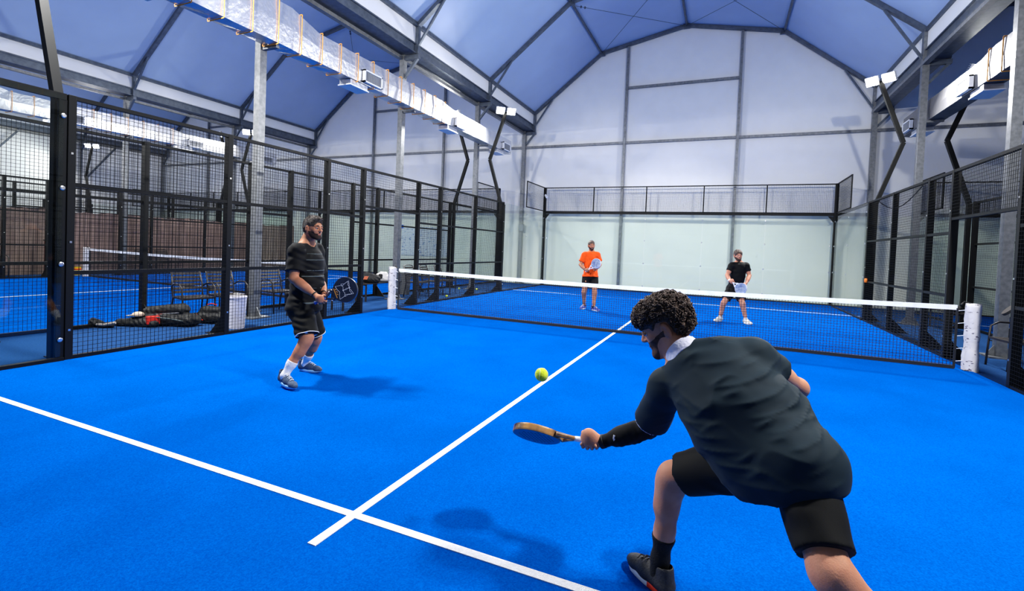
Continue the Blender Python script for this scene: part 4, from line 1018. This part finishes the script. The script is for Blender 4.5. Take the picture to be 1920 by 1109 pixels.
for s in ('L', 'R'):   # white piping on the shorts hem
    H, K = J['H'+s], J['K'+s]; d = nrm(K-H); q = H+(K-H)*.93; r = .074*1.08*1.2+.0165
    f = Field([prim_cone(H, q, .096*1.08, .074*1.08*1.2, .03)], .004, off=.0185); f.disp(fold_noise(.008, [(CU, .07), (CR+CU, .10)], 12)); f.cut(q-d*.002, d); f.cut(q-d*.009, -d); sdf_obj('shorts_piping', [f.mesh(0)], M['white'], man)
wrist_band(man, J['WR'], J['ER'], M['band_black'], .012, .032, .007)
wrist_band(man, J['WL'], J['EL'], M['band_black'], .03, .033, .012)
M['rk_navy'] = mat('navy_racket_face', srgb(36, 46, 66), .35, col2=srgb(28, 36, 54), nscale=9); M['rk_rim'] = mat('silver_rim', srgb(170, 175, 185), .35)
rk, hd2 = racket('navy padel racket with spiky white outline print held by the standing bearded player', gc-hax*.075, hax, -CF*.96-CR*.2, [mat('blue_grip', srgb(70, 100, 170), .6), mat('dark_rim', srgb(44, 50, 66), .3), M['rk_navy']])
def poly_line(b, P, w, z):
    for (x0, y0), (x1, y1) in zip(P, P[1:]): b.bar((x0, y0, z), (x1, y1, z), w, .0012)
for zz, nm_ in ((.0195, 'a'), (-.0195, 'b')):
    b = MB(); r = random.Random(4)
    def X_(cx, cy, s):
        P = []
        for i in range(17):
            a = 2*PI*i/16; rr = s*(1.15 if i % 4 == 2 else .55 if i % 4 == 0 else .75); P.append((cx+rr*math.cos(a)*.95, cy+rr*math.sin(a)))
        return P
    poly_line(b, X_(.028, .345, .045), .002, zz); poly_line(b, X_(-.032, .35, .045), .002, zz); poly_line(b, X_(0, .325, .088), .0022, zz)
    b.build('outline_print', M['white'], hd2)
    b = MB(); b.bar((-.055, .232, zz), (.045, .232, zz), .007, .0012); 
    for i, x in enumerate((-.045, -.02, .005)): b.bar((x, .243, zz), (x+.015, .252+.006*(i % 2), zz), .006, .0012)
    b.build('orange_print', M['orange'], hd2)
b = MB(); b.tube([(-.03, .10, 0), (-.045, .17, 0), (-.02, .205, 0), (.02, .205, 0), (.045, .17, 0), (.03, .10, 0)][1:5], .0105, 6); b.build('white_bridge', M['white'], rk)

# ---------------- two players beyond the net
def far_player(D, P, look, spec0):
    J = {k: W(*v) if len(v) == 3 else W(v[0], v[1], D) for k, v in P.items()}
    J['HF'] = nrm(look); J['HU'] = CU
    for s in ('L', 'R'):
        g = np.array(J['A'+s]); J['G'+s] = g*V3(1, 1, 0)+V3(0, 0, .014); J['A'+s] = g*V3(1, 1, 0)+V3(0, 0, .10); J['U'+s] = V3(0, 0, 1); J['F'+s] = nrm(spec0['F'][s]*V3(1, 1, 0)); J['KF'+s] = nrm(-CF*V3(1, 1, 0))
    return J
D = 12.3
P = dict(HC=(1109, 460.5), HB=(1109, 466.5, D+.03), N=(1109, 473, D+.04), SR=(1096.5, 479), SL=(1119.5, 479), C=(1108, 488, D+.02), P=(1107, 518), ER=(1088.5, 496.5, D-.02), EL=(1125, 496.5, D-.02), WR=(1097, 506, D-.25), WL=(1119, 504, D-.25),
         HR=(1100, 521), HL=(1114, 521), KR=(1095, 548, D-.04), KL=(1115, 549, D-.1), AR=(1095, 575, D+.15), AL=(1113, 578.5, D-.15))
J = far_player(D, P, -CF*.97-CU*.08, dict(F=dict(R=-CF*.8-CR*.6, L=-CF*.8+CR*.55)))
print('orange z', {k: round(float(J[k][2]), 2) for k in ('HC', 'N', 'P', 'KR', 'AR')}, J['AR'])
gc = W(1101.5, 507, D-.3); hax = nrm(W(1112, 499, D-.36)-gc); hn = nrm(CF-hax*(CF@hax)); hd = nrm(np.cross(hax, hn)); hd = hd if hd@CR > 0 else -hd
LHh = hand_open(J['WL'], nrm(W(1114, 505, D-.3)-J['WL']), -CF, -1, .8)
spec = dict(label='person in an orange shirt and black shorts standing beyond the net', J=J, base=(float(J['P'][0]), float(J['P'][1]), 0), skin=M['skin_b'], hands=[], handsets=[hand_grip(gc, hax, hn, hd, J['WR'], 1), LHh], h=.009, hh=.0045, g=dict(w=.98), hs=.97, beard=.0012,
            shirt=dict(mat=M['orange_shirt'], off=.019, hem=.02, sleeve=.72, sw=1.0, flare=1.2, fold=fold_noise(.008, [(CU, .12), (CU+CR, .15)], 3), neckr=.062), shorts=dict(mat=M['black_short'], len=.62, off=.008, flare=1.15, fold=fold_noise(.006, [(CR, .12)], 3)),
            sock=dict(h=.03, mat=M['black_sock']), shoe=[M['shoe_purple'], M['white'], M['lace']])
def short_hair(t, HT, HR, mt, vol=0, seed=2):
    R = HR; hp = dict(add=[prim_ell(HT(0, -.016, .042+vol*.4), (.081+vol, .104+vol, .088+vol), R, .02), prim_ell(HT(0, -.06, .0), (.070+vol, .055, .07), R, .03)],
          sub=[prim_ell(HT(0, .118, -.03), (.085, .070, .095), R, .012), prim_ell(HT(.085, .0, -.03), (.03, .03, .045), R, .01), prim_ell(HT(-.085, .0, -.03), (.03, .03, .045), R, .01)],
          cuts=[(HT(0, -.05, -.055), -R[:, 2]*.9-R[:, 1]*.25)], disp=fold_noise(.006+vol*.3, [(R[:, 0], .03), (R[:, 0]+R[:, 2], .026), (R[:, 2], .032)], seed))
    scalp_hair(t, HT, HR, hp, mt, .005)
om, Bo, HT, HR, so = person(spec); short_hair(om, HT, HR, M['hair'])
wrist_band(om, J['WR'], J['ER'], M['band_black'], .02, .031, .008)
wh_rim = mat('white_racket_rim', srgb(220, 222, 230), .4); blue_face = mat('blue_white_face', srgb(60, 90, 150), .4, col2=srgb(150, 165, 190), nscale=22)
racket('blue and white padel racket held upright by the player in the orange shirt', gc-hax*.06, hax, -CF*.6-CR*.75, [M['white'], wh_rim, blue_face])
D = 10.95
P = dict(HC=(1384, 479.5), HB=(1384.5, 486, D+.04), N=(1385, 493, D+.07), SR=(1372, 498.5, D+.02), SL=(1399, 498.5, D+.02), C=(1384, 508, D+.05), P=(1379, 540, D+.12), ER=(1363.5, 516, D+.0), EL=(1405, 517, D), WR=(1368, 527, D-.22), WL=(1399, 532, D-.2),
         HR=(1372, 544, D+.12), HL=(1386, 544, D+.12), KR=(1357, 568, D-.0), KL=(1392, 570, D-.08), AR=(1350, 597, D+.12), AL=(1398.5, 602, D-.1))
J = far_player(D, P, -CF*.97-CU*.1-CR*.12, dict(F=dict(R=-CR*.85-CF*.5, L=-CF*.95+CR*.15)))
print('black z', {k: round(float(J[k][2]), 2) for k in ('HC', 'N', 'P', 'KR', 'AR')}, J['AR'])
gc = W(1371.5, 528.5, D-.27); hax = nrm(W(1381, 535.5, D-.38)-gc); hn = nrm(CF-hax*(CF@hax)); hd = nrm(np.cross(hax, hn)); hd = hd if hd@CU < 0 else -hd
LHh = hand_open(J['WL'], nrm(W(1391, 536.5, D-.26)-J['WL']), -CF*.6+CR*-.4, -1, .5)
spec = dict(label='person in a black shirt and white shoes crouching ready beyond the net', J=J, base=(float(J['P'][0]), float(J['P'][1]), 0), skin=M['skin_c'], hands=[], handsets=[hand_grip(gc, hax, hn, hd, J['WR'], 1), LHh], h=.009, hh=.0045, g=dict(w=.98, arm=1.0), hs=.97, beard=.0012,
            shirt=dict(mat=M['black_cloth'], off=.010, hem=.04, sleeve=.55, sw=.98, flare=1.08, fold=fold_noise(.007, [(CU, .12), (CU+CR, .15)], 6), neckr=.062), shorts=dict(mat=M['black_short'], len=.72, off=.016, flare=1.12, fold=fold_noise(.006, [(CR, .12)], 3)),
            sock=dict(h=.05, mat=M['white_sock']), shoe=[M['shoe_white'], M['white'], M['lace']])
bm_, Bb, HT, HR, so = person(spec); short_hair(bm_, HT, HR, M['hair'], .008, 5)
wrist_band(bm_, J['WR'], J['ER'], M['white'], .015, .032, .014)
racket('blue padel racket pointing down in the hand of the crouching player', gc-hax*.06, hax, -CF*.9-CR*.35, [M['white'], wh_rim, blue_face])
# ================================================================== props
M['chair'] = mat('dark_brown_powder_coat', srgb(46, 42, 40), .45, bump=.05, bscale=120)
M['bag'] = mat('black_bag_fabric', (.010, .0105, .010, 1), .65, noise=.3, nscale=30, bump=.5, bscale=70)
M['red'] = mat('red_fabric', srgb(205, 45, 30), .7); M['bin'] = mat('white_plastic_bin', srgb(214, 212, 222), .5, noise=.04, nscale=8); M['dark'] = mat('dark_inside', (.02, .02, .02, 1), .8)
def chair(label, loc, rz, group):
    t = thing('armchair', label, 'chair', loc, rz, group)
    for s in (-1, 1):
        MB().tube([(s*.25, .24, 0), (s*.25, .22, .40), (s*.26, .20, .60), (s*.26, .10, .66), (s*.26, -.10, .655), (s*.25, -.22, .60)], .014, 8).build('front_leg_and_arm', M['chair'], t, smooth=True)
        MB().tube([(s*.24, -.28, 0), (s*.235, -.20, .40), (s*.235, -.24, .62), (s*.22, -.32, .86)], .014, 8).build('rear_leg', M['chair'], t, smooth=True)
    b = MB(); b.bar((-.24, .22, .42), (.24, .22, .42), .03); b.bar((-.24, -.2, .42), (.24, -.2, .42), .03)
    for s in (-1, 1): b.bar((s*.235, .22, .42), (s*.235, -.2, .42), .03)
    for i in range(8): y = .19-i*.052; b.box(-.225, .225, y-.019, y+.019, .428, .436)
    b.build('seat', M['chair'], t)
    b = MB()
    for i in range(6):
        z = .50+i*.062; y = -.215-.10*(z-.45)/.4; b.cbox((0, y, z), (.215, .006, .020), Matrix.Rotation(.25, 3, 'X'))
    b.tube([(-.22, -.318, .855), (-.1, -.325, .885), (.1, -.325, .885), (.22, -.318, .855)], .012, 8)
    b.build('backrest', M['chair'], t); return t
ch = chair('black slatted metal armchair in the left walkway, nearest to the bags on the floor', (-6.5, -3.52, 0), -PI/2-.2, 'slatted armchairs')
for loc, rz, lab in (((-6.5, -2.89, 0), -PI/2-.15, 'black slatted metal armchair behind the white bin, middle one of three'), ((-6.47, -1.80, 0), -PI/2-.1, 'black slatted armchair just right of the steel column behind the bearded player'),
                     ((-6.05, 2.55, 0), -PI/2, 'slatted armchair beyond the net in the left walkway, nearest the net'), ((-6.0, 3.25, 0), -PI/2+.1, 'slatted armchair beyond the net in the left walkway, second from the net'), ((-5.95, 3.95, 0), -PI/2+.15, 'slatted armchair beyond the net in the left walkway, third from the net'),
                     ((-17.88, 2.25, 0), -PI/2, 'armchair in front of the brown curtain, nearer of two together'), ((-17.88, 2.95, 0), -PI/2, 'armchair in front of the brown curtain, farther of two together'), ((-17.88, -1.95, 0), -PI/2, 'armchair in front of the brown curtain at the far left edge'),
                     ((5.72, .55, 0), PI/2+.1, 'slatted armchair beside the right net post with a racket lying on it')):
    dup(ch, loc, rz, lab)
def bench(label, loc, L):
    t = thing('bench', label, 'bench', loc, 0, 'low black benches')
    b = MB()
    for i in range(4): b.box(-.18+i*.095, -.11+i*.095, -L/2, L/2, .43, .45)
    b.build('seat', M['chair'], t)
    for y in (-L/2+.06, L/2-.06):
        for x in (-.15, .15): MB().box(x-.017, x+.017, y-.017, y+.017, 0, .43).build('leg', M['chair'], t)
        MB().box(-.15, .15, y-.015, y+.015, .40, .43).build('cross_rail', M['chair'], t)
    return t
bench('low black bench beyond the mesh just behind the bearded player', (-5.72, -1.5, 0), 1.3)
bench('low black bench carrying two bags left of the left net post', (-6.46, 1.40, 0), 1.5)
bench('low black bench in the right walkway beyond the net', (6.48, 5.3, 0), 1.3)
def bag(label, c, ax, prims, cat='bag', name='sports_bag', group=None, fold=.012, mt=None, h=.008):
    """prims in local frame: x along ax, y away, z up"""
    ax = nrm(ax); yv = nrm(np.cross(V3(0, 0, 1), ax)); R = np.stack([ax, yv, V3(0, 0, 1)], 1); c = np.asarray(c, float)
    t = thing(name, label, cat, tuple(c), 0, group)
    P = [prim_cone(c+R@np.array(a), c+R@np.array(b), ra, rb, .03, (R[:, 2], f)) for a, b, ra, rb, f in prims]
    f = Field(P, h); f.disp(fold_noise(fold, [(R[:, 0], .11), (R[:, 2]+R[:, 1], .09), (R[:, 0]+R[:, 2], .06)], 3)); f.cut(c+V3(0, 0, .004), V3(0, 0, -1))
    sdf_obj('bag_body', [f.mesh(1)], mt or M['bag'], t); return t, R
H = nrm(CR*V3(1, 1, 0))
t, R = bag('large black racket bag lying on the walkway floor behind the mesh', (-6.40, -3.95, 0), H, [((-.30, 0, .10), (.30, 0, .10), .15, .13, .85), ((-.34, 0, .23), (.16, .02, .27), .09, .12, .8), ((-.1, .05, .1), (.35, .05, .1), .12, .1, .9)])
b = MB(); b.tube([R@np.array((-.25, -.15, .12)), R@np.array((-.1, -.2, .16)), R@np.array((.12, -.19, .14)), R@np.array((.28, -.13, .1))], .010, 6); b.build('strap', M['band'], t)
MB().tube([R@np.array((-.32, -.1, .16)), R@np.array((-.05, -.135, .21)), R@np.array((.2, -.11, .23))], .004, 5).build('zip', M['bolt'], t)
t, R = bag('black backpack with red piping on the floor right of the racket bag', (-6.13, -3.42, 0), H, [((-.16, 0, .10), (.20, 0, .10), .13, .12, .9), ((-.12, .0, .22), (.10, 0, .22), .09, .08, .85)])
MB().tube([R@np.array((-.20, -.125, .16)), R@np.array((-.15, -.15, .10)), R@np.array((-.08, -.15, .07))], .008, 6).build('red_piping', M['red'], t)
MB().tube([R@np.array((-.1, 0, .31)), R@np.array((-.03, .0, .335)), R@np.array((.06, 0, .315))], .010, 6).build('top_handle', M['red'], t)
t, R = bag('flat black bag with a red end, lying left of the racket bag', (-6.72, -4.28, 0), H, [((-.24, 0, .05), (.26, 0, .06), .09, .10, .75), ((-.05, 0, .10), (.15, 0, .10), .07, .07, .7)])
MB().cbox(R@np.array((.27, -.02, .11)), (.055, .09, .065), Matrix.Rotation(-.4, 3, 'Z')).build('red_pouch', M['red'], t, bevel=.015)
cp = thing('cap', 'beige cap lying on the flat black bag', 'cap', tuple(V3(-6.72, -4.28, .165)+R@np.array((.02, 0, 0))))
MB().lathe([(.09, 0), (.088, .02), (.07, .05), (.035, .065), (.001, .068)], k=18).build('crown', mat('beige_cap', srgb(190, 170, 150), .8), cp, smooth=True)
MB().cbox((-.10, -.03, .004), (.06, .06, .004), Matrix.Rotation(.3, 3, 'Z')).build('visor', mat('beige_visor', srgb(180, 160, 140), .8), cp, bevel=.01)
t, R = bag('grey and black towel at the left end of the row of bags', (-7.0-.0, -4.62, 0), H, [((-.06, 0, .05), (.14, 0, .03), .07, .05, .6), ((-.12, 0, .07), (-.06, 0, .06), .075, .06, .9)], 'towel', 'towel', fold=.014, h=.006)
MB().tube([R@np.array((-.02, -.07, .05)), R@np.array((.1, -.08, .05)), R@np.array((.26, -.06, .09))], .022, 7).build('grey_band', mat('grey_cloth', srgb(150, 145, 142), .8, noise=.3, nscale=25), t)
t, R = bag('black bag with orange bars standing on the bench left of the net post', (-6.46, 1.02, .45), nrm(CR*V3(1, 1, 0)), [((-.14, 0, .12), (.14, 0, .10), .12, .13, .95), ((-.1, 0, .2), (.06, 0, .18), .08, .07, .9)])
b = MB()
for i in range(3): b.cbox(R@np.array((-.10+i*.035, -.118, .13)), (.011, .012, .045), Matrix.Rotation(.5, 3, 'Z')@Matrix.Rotation(.4, 3, 'Y'))
b.build('orange_bars', mat('salmon_orange', srgb(215, 120, 85), .6), t)
t, R = bag('white and black backpack beside the black bag on the bench', (-6.46, 1.55, .45), nrm(CR*V3(1, 1, 0)), [((-.10, 0, .12), (.1, 0, .10), .11, .10, 1.0), ((-.04, 0, .2), (.06, 0, .2), .07, .07, 1.0)], mt=mat('white_bag_cloth', srgb(205, 203, 200), .7, noise=.15, nscale=9))
MB().cbox(R@np.array((-.04, -.105, .15)), (.05, .02, .06), Matrix.Rotation(.5, 3, 'Z')).build('dark_pocket', M['bag'], t, bevel=.015)
t, R = bag('dark bag lying on the bench in the right walkway', (6.48, 5.0, .45), V3(0, 1, 0), [((-.15, 0, .08), (.15, 0, .08), .09, .09, .8)])
def bin_(name, label, loc, r, h, mt, liner=False):
    t = thing(name, label, 'bin', loc, 0)
    b = MB(); K = 24
    pr = [(r*.82, 0), (r*.84, .01), (r, h-.02), (r*1.06, h-.02), (r*1.06, h), (r*.97, h), (r*.8, .02)]
    b.lathe(pr, k=K); b.build('bin_body', mt, t, smooth=False)
    MB().lathe([(r*.80, .025), (r*.955, h-.03)], k=K).build('bin_liner', M['dark'], t)
    return t
bin_('waste_bin', 'white plastic bin with a dark open top behind the left mesh', (-5.45, -3.52, 0), .165, .52, M['bin'])
bin_('waste_bin', 'grey cylindrical bin beyond the left net post', (-6.75, 2.35-.0+.6, 0), .17, .62, mat('grey_bin', srgb(96, 98, 98), .5))
pk = MB(); pk.box(-.09, .09, -.06, .06, 0, .09); p = thing('snack_box', 'small white box with a red side on the bench behind the bearded player', 'box', (-5.72, -1.95, .45), .4); pk.build('carton', M['white'], p, bevel=.008)
MB().box(.091, .095, -.05, .05, .01, .08).build('red_side', M['red'], p)
for i, (x, y) in enumerate(((6.47, 5.55), (6.51, 5.72))):
    p = thing('snack_box', f'small pale packet on the bench in the right walkway, {["nearer","farther"][i]} one', 'box', (x, y, .45), .3*i); MB().box(-.05, .05, -.05, .05, 0, .06).build('carton', mat('pale_green_card', srgb(200, 220, 190), .6), p, bevel=.008)
# loose balls in the walkway
for (x, y), lab in zip(((-5.42, 3.13), (-6.4, 5.6), (-5.76, 5.06), (-5.84, 5.82)), ('nearest to the net', 'nearest to the far court fence', 'third from the net', 'lying farthest away')):
    t = thing('padel_ball', f'yellow ball on the left walkway floor, {lab}', 'ball', (x, y, .0335), 0, 'loose balls'); ball_mesh(t)
# racket on the right chair
rg = W(1916, 556, 9.3); rg = np.array([5.62, .42, .93]); rc = np.array([5.48, .85, .70])
racket('dark racket with brown handle tape resting on the chair beside the right net post', rg+V3(.05, -.22, .10), rc-rg-V3(.05, -.22, .10), V3(-.75, .25, .6), [mat('brown_tape', srgb(120, 96, 80), .7), M['dark'], mat('brown_black_face', srgb(44, 36, 34), .5)])
# curtain, red post, bucket, wall graphic, electrical box, camera, tag
b = MB(); n = 220; y0, y1 = -9.0, 9.6
for i in range(n+1):
    y = y0+(y1-y0)*i/n; x = .035*math.sin(i*1.15)+.02*math.sin(i*.37); dz = .03*math.sin(i*.21)+.02*math.sin(i*.9); b.v += [(x, y, .02), (x*.8, y, 1.1), (x*.5, y, 2.13+dz)]
for i in range(n): k = 3*i; b.f += [(k, k+3, k+4, k+1), (k+1, k+4, k+5, k+2)]; b.m += [0, 0]
cu = thing('curtain', 'long brown windbreak curtain hung along the far side of the left court walkway', 'curtain', (-18.42, 0, 0)); b.build('curtain_cloth', M['curtain'], cu, smooth=True)
MB().tube([(0, y0, 2.14), (0, y1, 2.14)], .012, 6).build('curtain_wire', M['black'], cu)
rp = thing('bollard', 'short dark red post standing before the brown curtain', 'post', (-18.05, -.62, 0)); MB().box(-.05, .05, -.05, .05, 0, 1.12).build('shaft', mat('dark_red_paint', srgb(120, 22, 24), .5), rp); MB().box(-.075, .075, -.075, .075, 1.12, 1.15).build('cap_plate', M['dark'], rp)
bk = thing('bucket', 'yellow and red bucket on the floor before the brown curtain', 'bucket', (-17.95, .12, 0)); MB().lathe([(.10, 0), (.125, .26), (.13, .26), (.12, .27)], k=18).build('pail', mat('yellow_plastic', srgb(245, 205, 30), .4), bk); MB().lathe([(.131, .18), (.136, .2), (.131, .22)], k=18).build('red_band', M['red'], bk)
def graphic_mat():
    m = mat('blue_printed_white_board', (.80, .85, .88, 1), .5); nt = m.node_tree; b = nt.nodes['Principled BSDF']; tc = [n for n in nt.nodes if n.type == 'TEX_COORD'][0]
    mp = nt.nodes.new('ShaderNodeMapping'); mp.inputs['Scale'].default_value = (3.5, 1, 7); n = nt.nodes.new('ShaderNodeTexNoise'); n.inputs['Scale'].default_value = 1.9; n.inputs['Detail'].default_value = 3
    cr = nt.nodes.new('ShaderNodeValToRGB'); cr.color_ramp.elements[0].position = .57; cr.color_ramp.elements[1].position = .66; cr.color_ramp.elements[0].color = (.80, .85, .88, 1); cr.color_ramp.elements[1].color = (.22, .36, .62, 1)
    nt.links.new(tc.outputs['Object'], mp.inputs['Vector']); nt.links.new(mp.outputs[0], n.inputs['Vector']); nt.links.new(n.outputs['Fac'], cr.inputs['Fac']); nt.links.new(cr.outputs['Color'], b.inputs['Base Color']); return m
g = thing('wall_graphic', 'faded blue print on the white end wall of the left court', 'wall print', (-11.0, 10.40, 1.6)); MB().box(-1.3, 1.4, -.004, .004, -.65, .7).build('print_sheet', graphic_mat(), g)
MB().box(-1.38, -1.22, -.012, -.004, .62, .78).build('blue_square', mat('blue_sticker', srgb(40, 110, 220), .5), g)
e = thing('junction_box', 'small grey electrical box on the steel column left of the far glass', 'electrical box', (-6.08, 10.18, 2.2)); MB().box(-.11, .11, -.05, .05, 0, .3).build('box_body', mat('grey_plastic', srgb(120, 124, 126), .5), e, bevel=.008); MB().box(-.09, .09, -.058, -.05, .03, .27).build('box_lid', mat('grey_lid', srgb(140, 144, 146), .5), e)
e = thing('security_camera', 'small white camera on the far left corner post of the near court', 'camera', (-4.93, 9.90, 3.62)); MB().bar((0, .06, .05), (0, 0, .05), .03).build('mount', M['white'], e); MB().tube([(-.04, .02, .06), (.06, -.10, -.04)], .045, 10).build('housing', M['white'], e, smooth=False)
e = thing('tag_light', 'small orange tag clipped on the right mesh fence near the far end', 'tag', (4.985, 5.72, 1.03)); MB().lathe([(.03, -.05), (.04, 0), (.03, .05)], k=10).build('orange_body', mat('orange_plastic', srgb(240, 130, 40), .4), e); MB().tube([(0, 0, .05), (0, 0, .11)], .006, 5).build('clip', M['dark'], e)
e = thing('hanging_cable', 'black cable sagging along the top of the right mesh fence', 'cable', (5.03, 0, 0)); MB().tube([(0, 5.2-.35*i, 2.93-.28*math.sin(PI*i/8)) for i in range(9)], .009, 6).build('cable', M['black'], e)
# ================================================================== lights
def flood(x, y, sx, e, aim):
    for s in (-1, 1):
        ld = bpy.data.lights.new('floodlight_beam', 'AREA'); ld.shape = 'RECTANGLE'; ld.size = .28; ld.size_y = .33; ld.energy = e; ld.color = (1, .985, .96)
        o = bpy.data.objects.new('floodlight_beam', ld); COL.objects.link(o)
        o.location = (x+sx*.22, y-math.copysign(.2, y)+s*.2, 5.93)
        d = Vector(aim)-o.location; o.rotation_euler = d.to_track_quat('-Z', 'Y').to_euler()
for k, e in ((0, 340), (-1, 200), (-2, 150), (1, 8)):
    for s in (-1, 1):
        for ey in (1, -1):
            if k and ey < 0 and False: continue
            flood(k*PER+s*5.05, 6*ey, -s, e, (k*PER+s*.6, 6*ey*.25, 0))
w = bpy.data.worlds.new('dusk'); bpy.context.scene.world = w; w.use_nodes = True
w.node_tree.nodes['Background'].inputs['Color'].default_value = (.5, .58, .75, 1); w.node_tree.nodes['Background'].inputs['Strength'].default_value = .35
sc = bpy.context.scene
sc.view_settings.use_curve_mapping = True
_c = sc.view_settings.curve_mapping.curves[3].points
_c.new(.02, .0125); _c.new(.12, .11); _c.new(.5, .53)
sc.view_settings.curve_mapping.update()
sc.view_settings.view_transform = 'Standard'; sc.view_settings.look = 'None'; sc.view_settings.exposure = 0
sc.cycles.max_bounces = 8; sc.cycles.transparent_max_bounces = 24; sc.cycles.diffuse_bounces = 4; sc.cycles.glossy_bounces = 3
sc.cycles.caustics_reflective = False; sc.cycles.caustics_refractive = False
sc.cycles.sample_clamp_indirect = 6
sc.cycles.adaptive_threshold = .02
